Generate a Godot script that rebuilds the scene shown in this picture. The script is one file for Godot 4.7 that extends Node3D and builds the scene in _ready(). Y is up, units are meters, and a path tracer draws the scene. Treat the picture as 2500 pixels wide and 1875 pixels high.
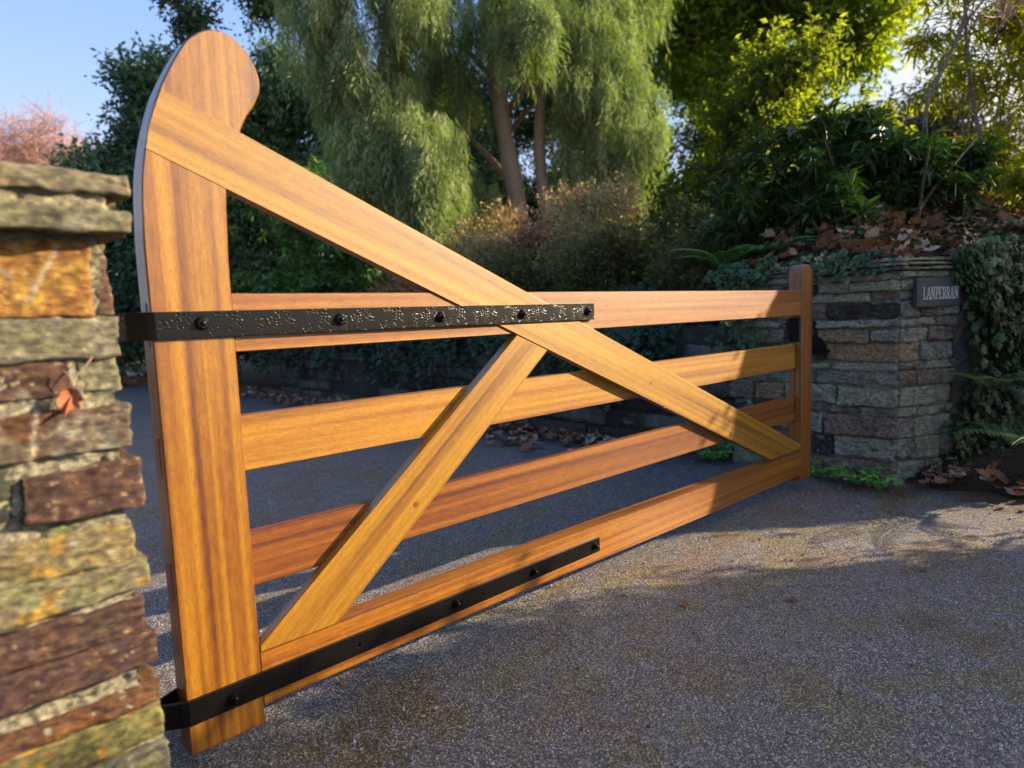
extends Node3D

# ---------------------------------------------------------------- helpers
class Geo:
	var v := PackedVector3Array()
	var n := PackedVector3Array()
	var uv := PackedVector2Array()
	var col := PackedColorArray()
	var idx := PackedInt32Array()

	func vert(p: Vector3, nn: Vector3, t := Vector2.ZERO, c := Color.WHITE) -> int:
		v.append(p); n.append(nn); uv.append(t); col.append(c)
		return v.size() - 1

	func tri(a: int, b: int, c: int) -> void:
		var f := (v[c] - v[a]).cross(v[b] - v[a])
		if f.dot(n[a] + n[b] + n[c]) >= 0.0:
			idx.append(a); idx.append(b); idx.append(c)
		else:
			idx.append(a); idx.append(c); idx.append(b)

	func quad(a: int, b: int, c: int, d: int) -> void:
		tri(a, b, c); tri(a, c, d)

	func flat(pts: Array, want: Vector3, c := Color.WHITE, uvs := []) -> void:
		var nn: Vector3 = (pts[1] - pts[0]).cross(pts[2] - pts[0]).normalized()
		if nn.dot(want) < 0.0: nn = -nn
		var first := v.size()
		for k in pts.size(): vert(pts[k], nn, uvs[k] if uvs.size() else Vector2.ZERO, c)
		for k in range(1, pts.size() - 1): tri(first, first + k, first + k + 1)

	func face(a: Vector3, b: Vector3, c: Vector3, colr: Color) -> void:
		var nn := (c - a).cross(b - a).normalized()
		var i := vert(a, nn, Vector2.ZERO, colr)
		vert(b, nn, Vector2.ZERO, colr); vert(c, nn, Vector2.ZERO, colr)
		idx.append(i); idx.append(i + 1); idx.append(i + 2)

	func box(lo: Vector3, hi: Vector3, bev := 0.0015) -> void:
		# a box whose twelve edges are chamfered
		var c := (lo + hi) / 2.0
		var h := (hi - lo) / 2.0
		var ax := [Vector3.RIGHT, Vector3.UP, Vector3.BACK]
		for k in 3:
			var a: Vector3 = ax[(k + 1) % 3]
			var b: Vector3 = ax[(k + 2) % 3]
			var ha := h.dot(a) - bev
			var hb := h.dot(b) - bev
			for s in [-1.0, 1.0]:
				var o: Vector3 = c + ax[k] * h.dot(ax[k]) * s
				flat([o - a * ha - b * hb, o + a * ha - b * hb, o + a * ha + b * hb, o - a * ha + b * hb], ax[k] * s)
		for k in 3:
			var a: Vector3 = ax[(k + 1) % 3]
			var b: Vector3 = ax[(k + 2) % 3]
			var l: Vector3 = ax[k] * (h.dot(ax[k]) - bev)
			for s in [-1.0, 1.0]:
				for t in [-1.0, 1.0]:
					var p: Vector3 = c + a * h.dot(a) * s + b * (h.dot(b) - bev) * t
					var q: Vector3 = c + a * (h.dot(a) - bev) * s + b * h.dot(b) * t
					flat([p - l, p + l, q + l, q - l], a * s + b * t)

	func tube(path: Array, radii: Array, sides := 8, c := Color.WHITE, tile := 0.5) -> void:
		var first := v.size()
		var run := 0.0
		for k in path.size():
			var d: Vector3 = (path[mini(k + 1, path.size() - 1)] - path[maxi(k - 1, 0)]).normalized()
			var s := d.cross(Vector3(0.31, 0.2, 0.93)).normalized()
			var t := s.cross(d)
			if k: run += path[k].distance_to(path[k - 1])
			for j in sides + 1:
				var a := TAU * j / sides
				var o := s * cos(a) + t * sin(a)
				vert(path[k] + o * radii[k], o, Vector2(float(j) / sides, run / tile), c)
		for k in path.size() - 1:
			for j in sides:
				var a := first + k * (sides + 1) + j
				quad(a, a + 1, a + sides + 2, a + sides + 1)

	func disc(o: Vector3, axis: Vector3, r: float, h: float, dome := 0.0, sides := 16) -> void:
		# a short cylinder, or a domed head, standing on o along axis
		var s := axis.cross(Vector3(0.31, 0.9, 0.2)).normalized()
		var t := s.cross(axis)
		var prof := [[r, 0.0, 1.0, 0.0], [r, h, 1.0, 0.0]]
		if dome > 0.0:
			prof = [[r, 0.0, 1.0, 0.0]]
			for k in 5:
				var q := k * PI / 8.0
				prof.append([r * cos(q) + 0.0001, h + dome * sin(q), cos(q), sin(q)])
		var first := v.size()
		for p in prof:
			for j in sides:
				var o2 := s * cos(TAU * j / sides) + t * sin(TAU * j / sides)
				vert(o + o2 * p[0] + axis * p[1], (o2 * p[2] + axis * p[3]).normalized())
		for k in prof.size() - 1:
			for j in sides:
				var a := first + k * sides
				quad(a + j, a + (j + 1) % sides, a + sides + (j + 1) % sides, a + sides + j)
		if dome == 0.0:
			var ring := []
			for j in sides: ring.append(o + (s * cos(TAU * j / sides) + t * sin(TAU * j / sides)) * r + axis * h)
			flat(ring, axis)

	func mesh() -> ArrayMesh:
		var a := []
		a.resize(Mesh.ARRAY_MAX)
		a[Mesh.ARRAY_VERTEX] = v; a[Mesh.ARRAY_NORMAL] = n; a[Mesh.ARRAY_TEX_UV] = uv; a[Mesh.ARRAY_COLOR] = col; a[Mesh.ARRAY_INDEX] = idx
		var m := ArrayMesh.new()
		m.add_surface_from_arrays(Mesh.PRIMITIVE_TRIANGLES, a)
		return m

var used := {}
var rng := RandomNumberGenerator.new()
var noise := FastNoiseLite.new()
var M := {}

func numbered(called: String, parent: Node) -> String:
	var key := str(parent.get_instance_id()) + called
	var k: int = used.get(key, 0)
	used[key] = k + 1
	return called if k == 0 else "%s_%03d" % [called, k]

func put(called: String, mesh: Mesh, mat: Material, parent: Node = self) -> MeshInstance3D:
	var o := MeshInstance3D.new()
	o.name = numbered(called, parent)
	o.mesh = mesh
	o.material_override = mat
	parent.add_child(o, true)
	return o

func tag(o: Node, label: String, category: String, group := "", kind := "") -> void:
	if label: o.set_meta("label", label)
	if category: o.set_meta("category", category)
	if group: o.set_meta("group", group)
	if kind: o.set_meta("kind", kind)

func thing(called: String, label: String, category: String, at := Vector3.ZERO, group := "") -> Node3D:
	var o := Node3D.new()
	o.name = numbered(called, self)
	o.position = at
	add_child(o, true)
	tag(o, label, category, group)
	return o

func many(called: String, mesh: Mesh, mat: Material, xf: Array, cols: Array, parent: Node = self) -> MultiMeshInstance3D:
	var mm := MultiMesh.new()
	mm.transform_format = MultiMesh.TRANSFORM_3D
	mm.use_colors = true
	mm.mesh = mesh
	mm.instance_count = xf.size()
	for k in xf.size():
		mm.set_instance_transform(k, xf[k])
		mm.set_instance_color(k, cols[k])
	var o := MultiMeshInstance3D.new()
	o.name = numbered(called, parent)
	o.multimesh = mm
	o.material_override = mat
	o.set_meta("kind", "stuff")
	parent.add_child(o, true)
	return o

func rf(a: float, b: float) -> float: return rng.randf_range(a, b)

func rdir() -> Vector3:
	var z := rf(-1, 1)
	var a := rf(0, TAU)
	var q := sqrt(1 - z * z)
	return Vector3(q * cos(a), z, q * sin(a))

func nz(p: Vector3, freq: float, seed_off := 0.0) -> float:
	return noise.get_noise_3d(p.x * freq + seed_off * 37.1, p.y * freq + seed_off * 11.3, p.z * freq)

func field(w: int, h: int, fx: float, fy: float, seed: int, oct := 3, kind := FastNoiseLite.TYPE_SIMPLEX_SMOOTH) -> PackedByteArray:
	# a grey noise picture, w by h pixels, whose features are fx by fy pixels
	var f := FastNoiseLite.new()
	f.noise_type = kind
	f.seed = seed
	f.fractal_octaves = oct
	f.frequency = 0.5
	var sw := maxi(8, int(w / fx * 2.0)) if fx > 2.0 else w
	var sh := maxi(8, int(h / fy * 2.0)) if fy > 2.0 else h
	sw = mini(sw * (1 << (oct - 1)), w)
	sh = mini(sh * (1 << (oct - 1)), h)
	# the smaller picture is square in noise space only when both features span the same number of its pixels
	f.frequency = 1.0 / (fx * sw / w)
	var stretch := (fx * sw / w) / (fy * sh / h)
	var im := Image.create(sw, sh, false, Image.FORMAT_L8)
	var d := PackedByteArray()
	d.resize(sw * sh)
	for y in sh:
		for x in sw:
			d[y * sw + x] = clampi(int(128 + 150 * f.get_noise_2d(x, y * stretch)), 0, 255)
	im = Image.create_from_data(sw, sh, false, Image.FORMAT_L8, d)
	im.resize(w, h, Image.INTERPOLATE_CUBIC)
	return im.get_data()

func ramp(stops: Array) -> Array:
	# 256 colours between [position, colour] stops
	var out := []
	for k in 256:
		var t := k / 255.0
		var c: Color = stops[0][1]
		for q in stops.size() - 1:
			if t >= stops[q][0]:
				c = stops[q][1].lerp(stops[q + 1][1], clampf((t - stops[q][0]) / (stops[q + 1][0] - stops[q][0]), 0, 1))
		out.append(c)
	return out

# ---------------------------------------------------------------- materials
func wood_maps(seed: int, stops: Array, figure: float) -> Array:
	var w := 2048
	var h := 1024
	var stripe := field(w, h, 1100, 38, seed, 2)
	var broad := field(w, h, 1300, 110, seed + 1, 2)
	var fibre := field(w, h, 40, 2.6, seed + 2, 2)
	var pore := field(w, h, 12, 1.7, seed + 3, 1)
	var cross := field(w, h, 34, 60, seed + 4, 2)
	var lut := ramp(stops)
	var rgb := PackedByteArray()
	rgb.resize(w * h * 3)
	var hgt := PackedByteArray()
	hgt.resize(w * h)
	for i in w * h:
		var t := stripe[i] * 0.42 + broad[i] * 0.30 + fibre[i] * 0.26 + (cross[i] - 128) * figure + 4.0
		var p := pore[i]
		var low := 0.0
		if p > 172:
			low = minf((p - 172) * 0.008, 0.26) * (0.4 + stripe[i] * 0.003)
		var c: Color = lut[clampi(int((t - 128) * 1.5 + 128), 0, 255)]
		var k := 255.0 * (1.0 - low)
		rgb[i * 3] = int(c.r * k)
		rgb[i * 3 + 1] = int(c.g * k)
		rgb[i * 3 + 2] = int(c.b * k)
		hgt[i] = clampi(int(150 + (fibre[i] - 128) * 0.35 - low * 220), 0, 255)
	var a := Image.create_from_data(w, h, false, Image.FORMAT_RGB8, rgb)
	var b := Image.create_from_data(w, h, false, Image.FORMAT_L8, hgt)
	return [ImageTexture.create_from_image(a), ImageTexture.create_from_image(b)]

func wood(maps: Array, tint: Color) -> StandardMaterial3D:
	var m := StandardMaterial3D.new()
	m.albedo_texture = maps[0]
	m.albedo_color = tint
	m.roughness = 0.45
	m.metallic_specular = 0.5
	m.heightmap_enabled = true
	m.heightmap_texture = maps[1]
	m.heightmap_scale = 0.03
	m.clearcoat_enabled = true
	m.clearcoat = 0.6
	m.clearcoat_roughness = 0.3
	return m

func plain(c: Color, rough: float, spec := 0.5) -> StandardMaterial3D:
	var m := StandardMaterial3D.new()
	m.albedo_color = c.linear_to_srgb()
	m.roughness = rough
	m.metallic_specular = spec
	return m

func leafy(rough: float, through: Color, spec := 0.5) -> StandardMaterial3D:
	var m := StandardMaterial3D.new()
	m.vertex_color_use_as_albedo = true
	m.roughness = rough
	m.metallic_specular = spec
	m.cull_mode = BaseMaterial3D.CULL_DISABLED
	m.backlight_enabled = true
	m.backlight = through
	return m

func grain_textures() -> void:
	# fine stone grain: speckle and bedding streaks, used over vertex colours
	var w := 1024
	var sp := field(w, w, 3.0, 2.2, 11, 2)
	var st := field(w, w, 90, 5, 12, 3)
	var bl := field(w, w, 60, 40, 13, 3)
	var px := PackedByteArray()
	px.resize(w * w * 3)
	var hg := PackedByteArray()
	hg.resize(w * w)
	for i in w * w:
		var t := 0.70 + (sp[i] - 128) * 0.0030 + (st[i] - 128) * 0.0013 + (bl[i] - 128) * 0.0022
		var q := clampi(int(t * 255), 20, 255)
		px[i * 3] = q
		px[i * 3 + 1] = clampi(int(q * (0.985 + (bl[i] - 128) * 0.0004)), 0, 255)
		px[i * 3 + 2] = clampi(int(q * (0.96 - (bl[i] - 128) * 0.0008)), 0, 255)
		hg[i] = clampi(int(128 + (sp[i] - 128) * 0.55 + (st[i] - 128) * 0.4 + (bl[i] - 128) * 0.5), 0, 255)
	M.grain = ImageTexture.create_from_image(Image.create_from_data(w, w, false, Image.FORMAT_RGB8, px))
	M.grain_h = ImageTexture.create_from_image(Image.create_from_data(w, w, false, Image.FORMAT_L8, hg))
	for spec in [["stone", 0.45, 0.85, 0.4], ["mortar", 0.3, 0.95, 0.3], ["soil", 0.6, 0.95, 0.8], ["bark", 0.5, 0.9, 0.8]]:
		var m := StandardMaterial3D.new()
		m.albedo_texture = M.grain
		m.vertex_color_use_as_albedo = true
		m.roughness = spec[2]
		m.metallic_specular = 0.35
		m.uv1_triplanar = true
		m.uv1_world_triplanar = true
		m.uv1_scale = Vector3.ONE / spec[1]
		m.heightmap_enabled = true
		m.heightmap_texture = M.grain_h
		m.heightmap_scale = spec[3]
		M[spec[0]] = m

func asphalt() -> void:
	var w := 1536
	var f := FastNoiseLite.new()
	f.noise_type = FastNoiseLite.TYPE_CELLULAR
	f.seed = 5
	f.frequency = 0.235
	f.cellular_jitter = 1.0
	f.fractal_type = FastNoiseLite.FRACTAL_NONE
	f.cellular_return_type = FastNoiseLite.RETURN_CELL_VALUE
	var cell := f.get_seamless_image(w, w, false, false, 0.06, true)
	cell.convert(Image.FORMAT_L8)
	var cv := cell.get_data()
	f.cellular_return_type = FastNoiseLite.RETURN_DISTANCE2_SUB
	var edge := f.get_seamless_image(w, w, false, false, 0.06, true)
	edge.convert(Image.FORMAT_L8)
	var ev := edge.get_data()
	var g := FastNoiseLite.new()
	g.seed = 6
	g.frequency = 0.012
	var lowi := g.get_seamless_image(w, w, false, false, 0.1, true)
	lowi.convert(Image.FORMAT_L8)
	var lv := lowi.get_data()
	var px := PackedByteArray()
	px.resize(w * w * 3)
	var hg := PackedByteArray()
	hg.resize(w * w)
	for i in w * w:
		var c := cv[i] / 255.0
		var e := clampf(ev[i] / 90.0, 0, 1)
		var hue := fmod(c * 37.0, 1.0)
		var k := 0.36 + 0.12 * hue
		if c > 0.56 + (lv[i] - 128) * 0.0012: k = 0.52 + 0.36 * fmod(c * 91.0, 1.0)
		k *= 0.30 + 0.70 * e
		px[i * 3] = clampi(int(255 * k * (1.05 + 0.12 * (hue - 0.4))), 0, 255)
		px[i * 3 + 1] = clampi(int(255 * k * (0.98 + 0.02 * hue)), 0, 255)
		px[i * 3 + 2] = clampi(int(255 * k * (0.94 - 0.12 * (hue - 0.5))), 0, 255)
		hg[i] = clampi(int(60 + 130 * e * (0.5 + 0.5 * hue)), 0, 255)
	var m := StandardMaterial3D.new()
	m.albedo_texture = ImageTexture.create_from_image(Image.create_from_data(w, w, false, Image.FORMAT_RGB8, px))
	m.vertex_color_use_as_albedo = true
	m.heightmap_enabled = true
	m.heightmap_texture = ImageTexture.create_from_image(Image.create_from_data(w, w, false, Image.FORMAT_L8, hg))
	m.heightmap_scale = 0.5
	m.roughness = 0.6
	m.metallic_specular = 0.4
	M.asphalt = m

func iron(hammer: float, rough: float, gloss: float) -> StandardMaterial3D:
	var g := FastNoiseLite.new()
	g.frequency = 0.009
	g.seed = 4
	var patch := g.get_seamless_image(512, 512, false, false, 0.1, true)
	patch.convert(Image.FORMAT_L8)
	var b := patch.get_data()
	var lump := field(512, 512, 24, 18, 17, 2)
	var pit := field(512, 512, 7, 6, 18, 1)
	var brush := field(512, 512, 200, 3, 9, 2)
	var a := PackedByteArray()
	a.resize(512 * 512)
	for i in a.size():
		var where := smoothstep(144.0, 178.0, float(b[i]) + (lump[i] - 128) * 0.15)
		var ridge := (128.0 - lump[i]) * 0.9 + maxf(0.0, pit[i] - 165.0) * 0.25
		a[i] = clampi(int(150 - ridge * where + (brush[i] - 128) * 0.10), 0, 255)
	var m := plain(Color(0.004, 0.004, 0.0042), rough, gloss)
	m.heightmap_enabled = true
	m.heightmap_texture = ImageTexture.create_from_image(Image.create_from_data(512, 512, false, Image.FORMAT_L8, a))
	m.heightmap_scale = hammer
	m.uv1_triplanar = true
	m.uv1_scale = Vector3.ONE / 0.22
	return m

# ---------------------------------------------------------------- the gate
func smooth(pts: Array, per := 6) -> PackedVector2Array:
	var out := PackedVector2Array()
	for k in pts.size() - 1:
		var a: Vector2 = pts[maxi(k - 1, 0)]
		var b: Vector2 = pts[k]
		var c: Vector2 = pts[k + 1]
		var d: Vector2 = pts[mini(k + 2, pts.size() - 1)]
		for j in per: out.append(b.cubic_interpolate(c, a, d, float(j) / per))
	out.append(pts[-1])
	return out

func inset(poly: PackedVector2Array, by: float) -> PackedVector2Array:
	var out := PackedVector2Array()
	var s := -1.0 if Geometry2D.is_polygon_clockwise(poly) else 1.0
	for k in poly.size():
		var a := poly[(k - 1 + poly.size()) % poly.size()]
		var b := poly[k]
		var c := poly[(k + 1) % poly.size()]
		var n1 := -(b - a).normalized().orthogonal() * s
		var n2 := -(c - b).normalized().orthogonal() * s
		var mm := (n1 + n2).normalized()
		out.append(b + mm * by / maxf(0.4, mm.dot(n1)))
	return out

func board(poly: PackedVector2Array, z0: float, z1: float, dir: Vector2, off: Vector2, bev := 0.002) -> ArrayMesh:
	# a board cut to an outline in the gate's plane, with eased edges; grain runs along dir
	var g := Geo.new()
	var s := Vector2(-dir.y, dir.x)
	var uvf := func(p: Vector3, nn: Vector3) -> Vector2:
		var q := Vector2(p.x, p.y)
		var side := nn.dot(Vector3(s.x, s.y, 0))
		return Vector2(q.dot(dir) / 3.4 + off.x, (q.dot(s) * (1.0 - absf(side) * 0.6) + (p.z * side)) / 0.6 + off.y)
	var small := inset(poly, bev)
	var tris := Geometry2D.triangulate_polygon(small)
	for e in [[z1, 1.0], [z0, -1.0]]:
		var nn := Vector3(0, 0, e[1])
		var first := g.v.size()
		for p in small:
			var q := Vector3(p.x, p.y, e[0])
			g.vert(q, nn, uvf.call(q, nn))
		for k in range(0, tris.size(), 3): g.tri(first + tris[k], first + tris[k + 1], first + tris[k + 2])
	var cnt := poly.size()
	var sign := -1.0 if Geometry2D.is_polygon_clockwise(poly) else 1.0
	var en := []
	for k in cnt: en.append((poly[(k + 1) % cnt] - poly[k]).normalized().orthogonal() * sign)
	# orthogonal() turns clockwise on screen: outward for a counter-clockwise outline
	for k in cnt:
		var k2 := (k + 1) % cnt
		var n0: Vector2 = en[k]
		var na: Vector2 = (n0 + en[(k - 1 + cnt) % cnt]).normalized() if n0.dot(en[(k - 1 + cnt) % cnt]) > 0.9 else n0
		var nb: Vector2 = (n0 + en[k2]).normalized() if n0.dot(en[k2]) > 0.9 else n0
		if n0.dot(poly[k] - small[k]) < 0.0:
			n0 = -n0; na = -na; nb = -nb
		var rows := [[small, z1, 0.7], [poly, z1 - bev, 0.25], [poly, z0 + bev, -0.25], [small, z0, -0.7]]
		var first := g.v.size()
		for r in rows:
			for q in [[k, na], [k2, nb]]:
				var p: Vector2 = r[0][q[0]]
				var nn := Vector3(q[1].x, q[1].y, r[2] * 1.0).normalized()
				if absf(r[2]) < 0.5: nn = Vector3(q[1].x, q[1].y, 0)
				var p3 := Vector3(p.x, p.y, r[1])
				g.vert(p3, nn, uvf.call(p3, Vector3(n0.x, n0.y, 0)))
		for r in 3: g.quad(first + r * 2, first + r * 2 + 1, first + r * 2 + 3, first + r * 2 + 2)
	return g.mesh()

func poly(a: Array) -> PackedVector2Array:
	var p := PackedVector2Array()
	for q in a: p.append(Vector2(q[0], q[1]))
	return p

func strap_mesh(profile: Array, lo: Array, hi: Array, thick: float, bev := 0.0012) -> ArrayMesh:
	# a flat iron bar following [x, z] profile points; lo and hi give its lower and upper edge at each
	var g := Geo.new()
	var cnt := profile.size()
	var rows := []
	for k in cnt:
		var p := Vector2(profile[k][0], profile[k][1])
		var d := Vector2.ZERO
		if k > 0: d += (p - Vector2(profile[k - 1][0], profile[k - 1][1])).normalized()
		if k < cnt - 1: d += (Vector2(profile[k + 1][0], profile[k + 1][1]) - p).normalized()
		d = d.normalized()
		var out := Vector2(-d.y, d.x)   # towards +z for a bar drawn left to right
		var f := p + out * thick
		rows.append([Vector3(p.x, lo[k], p.y), Vector3(f.x, lo[k], f.y), Vector3(f.x, hi[k], f.y), Vector3(p.x, hi[k], p.y), Vector3(out.x, 0, out.y)])
	for k in cnt - 1:
		var a: Array = rows[k]
		var b: Array = rows[k + 1]
		var o: Vector3 = (a[4] + b[4]).normalized()
		var up := Vector3(0, bev, 0)
		var ob := o * bev
		g.flat([a[1] + up, b[1] + up, b[2] - up, a[2] - up], o)
		g.flat([a[2] - up, b[2] - up, b[2] - ob, a[2] - ob], o + Vector3.UP)
		g.flat([a[2] - ob, b[2] - ob, b[3], a[3]], Vector3.UP)
		g.flat([a[1] + up, b[1] + up, b[1] - ob, a[1] - ob], o + Vector3.DOWN)
		g.flat([a[1] - ob, b[1] - ob, b[0], a[0]], Vector3.DOWN)
		g.flat([a[0], b[0], b[3], a[3]], -o)
	g.flat([rows[0][0], rows[0][1], rows[0][2], rows[0][3]], Vector3(profile[0][0] - profile[1][0], 0, profile[0][1] - profile[1][1]))
	g.flat([rows[-1][0], rows[-1][1], rows[-1][2], rows[-1][3]], Vector3(profile[-1][0] - profile[-2][0], 0, profile[-1][1] - profile[-2][1]))
	return g.mesh()

func bolt_mesh(rusty: bool) -> ArrayMesh:
	# a six-sided nut on a washer with the rounded end of its stud
	var g := Geo.new()
	if rusty:
		g.disc(Vector3.ZERO, Vector3.BACK, 0.013, 0.0015, 0.004, 14)
	else:
		g.disc(Vector3.ZERO, Vector3.BACK, 0.0125, 0.002)
	g.disc(Vector3(0, 0, 0.0015), Vector3.BACK, 0.0095, 0.006, 0.0, 6)
	g.disc(Vector3(0, 0, 0.007), Vector3.BACK, 0.0052, 0.003, 0.003, 12)
	return g.mesh()

func build_gate() -> void:
	var gold := wood_maps(21, [[0.0, Color(0.40, 0.22, 0.06)], [0.3, Color(0.60, 0.385, 0.12)], [0.6, Color(0.72, 0.50, 0.19)], [1.0, Color(0.82, 0.62, 0.29)]], 0.05)
	var red := wood_maps(51, [[0.0, Color(0.34, 0.15, 0.04)], [0.35, Color(0.55, 0.31, 0.09)], [0.65, Color(0.68, 0.43, 0.14)], [1.0, Color(0.78, 0.54, 0.21)]], 0.08)
	var m_gold := wood(gold, Color(0.847, 0.828, 0.311))
	var m_pale := wood(gold, Color(0.839, 0.856, 0.344))
	var m_heel := wood(red, Color(0.847, 0.884, 0.311))
	var m_red := wood(red, Color(0.744, 0.681, 0.222))
	var m_rail := wood(red, Color(0.857, 0.847, 0.266))
	M.iron_old = iron(0.15, 0.30, 0.36)
	M.iron_new = iron(0.06, 0.38, 0.28)
	var gate := thing("field_gate", "varnished orange-brown wooden gate with tall curved hanging post and black strap hinges", "gate")
	# hanging post
	var curve := smooth([Vector2(-0.172, 1.20), Vector2(-0.168, 1.288), Vector2(-0.161, 1.359), Vector2(-0.142, 1.446), Vector2(-0.113, 1.53), Vector2(-0.064, 1.621), Vector2(-0.034, 1.654), Vector2(0.0, 1.672), Vector2(0.039, 1.67), Vector2(0.075, 1.645), Vector2(0.098, 1.606), Vector2(0.1025, 1.568), Vector2(0.087, 1.529), Vector2(0.064, 1.494), Vector2(0.045, 1.455), Vector2(0.022, 1.40), Vector2(0.008, 1.331), Vector2(0.003, 1.242), Vector2(0.0, 1.169)], 5)
	var outline := PackedVector2Array([Vector2(0.0, 0.057)])
	var back := PackedVector2Array(curve)
	back.reverse()
	outline.append_array(back)
	outline.append(Vector2(-0.172, 0.057))
	put("hanging_post", board(outline, -0.07, 0.0, Vector2(0, 1), Vector2(0.11, 0.36), 0.003), m_heel, gate)
	# through tenons that show on the post's outer edge
	for y in [[0.985, 1.08], [0.70, 0.79], [0.415, 0.505], [0.13, 0.21]]:
		var g := Geo.new()
		g.box(Vector3(-0.1735, y[0], -0.05), Vector3(-0.165, y[1], -0.024), 0.001)
		var tn := put("tenon_end", g.mesh(), m_red, gate)
		tn.set_meta("label", "dark end of a rail tenon showing in the post edge")
	# rails
	put("top_rail", board(poly([[0.0, 0.9645], [3.0, 0.9645], [3.0, 1.0985], [0.0, 1.0985]]), -0.066, -0.005, Vector2(1, 0), Vector2(0.03, 0.09)), m_rail, gate)
	put("rail", board(poly([[0.0, 0.679], [3.0, 0.679], [3.0, 0.813], [0.0, 0.813]]), -0.058, -0.03, Vector2(1, 0), Vector2(0.06, 0.47)), m_gold, gate)
	put("rail", board(poly([[0.0, 0.394], [3.0, 0.394], [3.0, 0.528], [0.0, 0.528]]), -0.058, -0.03, Vector2(1, 0), Vector2(0.1, 0.71)), m_red, gate)
	put("bottom_rail", board(poly([[0.0, 0.103], [0.83, 0.108], [2.05, 0.094], [3.0, 0.09], [3.0, 0.222], [0.83, 0.239], [0.0, 0.237]]), -0.07, -0.0008, Vector2(1, 0), Vector2(0.02, 0.12)), m_rail, gate)
	# the long diagonal and the short strut
	put("diagonal_brace", board(poly([[3.0, 0.2385], [3.0, 0.2632], [-0.1125, 1.5262], [-0.1258, 1.4955], [-0.1432, 1.446], [-0.1535, 1.397], [0.892, 0.963], [2.647, 0.2385]]), -0.03, 0.0012, Vector2(0.925, -0.38), Vector2(0.2, 0.66)), m_pale, gate)
	put("strut", board(poly([[0.001, 0.2385], [0.209, 0.2385], [1.033, 0.9035], [0.892, 0.9615], [0.001, 0.256]]), -0.03, 0.0004, Vector2(0.778, 0.628), Vector2(0.45, 0.27)), m_pale, gate)
	for p in [[0.472, 0.499], [1.62, 0.735], [1.71, 0.63], [2.24, 0.43]]:
		var g := Geo.new()
		g.disc(Vector3(p[0], p[1], 0.0), Vector3.BACK, 0.0075, 0.0018)
		put("peg", g.mesh(), m_red, gate)
	# closing stile with a rounded top
	var dome := [[3.138, 0.052], [3.138, 1.185]]
	for k in 9:
		var a := k * PI / 16.0
		dome.append([3.138 - 0.048 * (1 - cos(a)), 1.185 + 0.052 * sin(a)])
	for k in 9:
		var a := PI / 2 + k * PI / 16.0
		dome.append([3.048 + 0.048 * cos(a), 1.185 + 0.052 * sin(a)])
	dome.append([3.0, 0.052])
	put("closing_stile", board(poly(dome), -0.073, 0.0, Vector2(0, 1), Vector2(0.4, 0.86), 0.008), wood(red, Color(0.847, 0.810, 0.255)), gate)
	# upper strap, old hammered iron, cranked in behind the post
	var zt := 0.0014
	var top := put("upper_hinge_strap", strap_mesh([[-0.42, -0.031], [-0.235, -0.031], [-0.212, -0.029], [-0.176, -0.004], [-0.165, zt], [0.4, zt], [0.9, zt], [1.268, zt]], [0.9985, 1.0, 1.0, 1.001, 1.001, 1.0, 0.999, 0.998], [1.0525, 1.057, 1.0595, 1.06, 1.06, 1.059, 1.057, 1.0555], 0.008), M.iron_old, gate)
	top.set_meta("label", "pitted black iron upper hinge strap")
	put("upper_rear_strap", strap_mesh([[-0.42, -0.039], [-0.235, -0.039], [-0.176, -0.075], [-0.165, -0.081], [0.7, -0.081]], [1.0, 1.0, 1.0, 1.0, 1.0], [1.058, 1.058, 1.058, 1.058, 1.058], 0.007), M.iron_old, gate)
	var b_old := bolt_mesh(true)
	for p in [[-0.073, 1.033], [0.264, 1.031], [0.585, 1.028], [0.912, 1.028], [1.233, 1.029]]:
		var b := put("bolt", b_old, M.iron_old, top)
		b.position = Vector3(p[0], p[1], 0.0092)
		b.scale = Vector3.ONE * 1.2
	# lower strap; one of its square bolt holes is empty
	var g2 := Geo.new()
	var hx := 0.258
	var low := func(x: float) -> float: return 0.132 + 0.011 * clampf((x + 0.172) / 1.44, 0, 1)
	var high := func(x: float) -> float: return 0.191 + 0.005 * clampf((x + 0.172) / 1.44, 0, 1)
	var bar := put("lower_hinge_strap", strap_mesh([[-0.42, -0.031], [-0.245, -0.031], [-0.222, -0.029], [-0.18, -0.004], [-0.168, zt], [hx - 0.006, zt]], [0.132, 0.132, 0.132, 0.132, 0.132, low.call(hx)], [0.186, 0.189, 0.191, 0.191, 0.191, high.call(hx)], 0.008), M.iron_new, gate)
	bar.set_meta("label", "plain black lower hinge strap with one empty bolt hole")
	put("strap_length", strap_mesh([[hx + 0.006, zt], [1.268, zt]], [low.call(hx), 0.143], [high.call(hx), 0.196], 0.008), M.iron_new, bar)
	for e in [[low.call(hx), 0.157], [0.169, high.call(hx)]]:
		put("strap_length", strap_mesh([[hx - 0.007, zt], [hx + 0.007, zt]], [e[0], e[0]], [e[1], e[1]], 0.0078), M.iron_new, bar)
	put("lower_rear_strap", strap_mesh([[-0.42, -0.039], [-0.245, -0.039], [-0.18, -0.075], [-0.168, -0.081], [0.7, -0.081]], [0.132, 0.132, 0.132, 0.132, 0.132], [0.19, 0.19, 0.19, 0.19, 0.19], 0.007), M.iron_new, gate)
	var b_new := bolt_mesh(false)
	for p in [[-0.072, 0.16], [0.591, 0.168], [0.923, 0.167], [1.241, 0.169]]:
		var b := put("bolt", b_new, M.iron_new, bar)
		b.position = Vector3(p[0], p[1], 0.0092)
		b.scale = Vector3.ONE * 1.2
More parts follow.
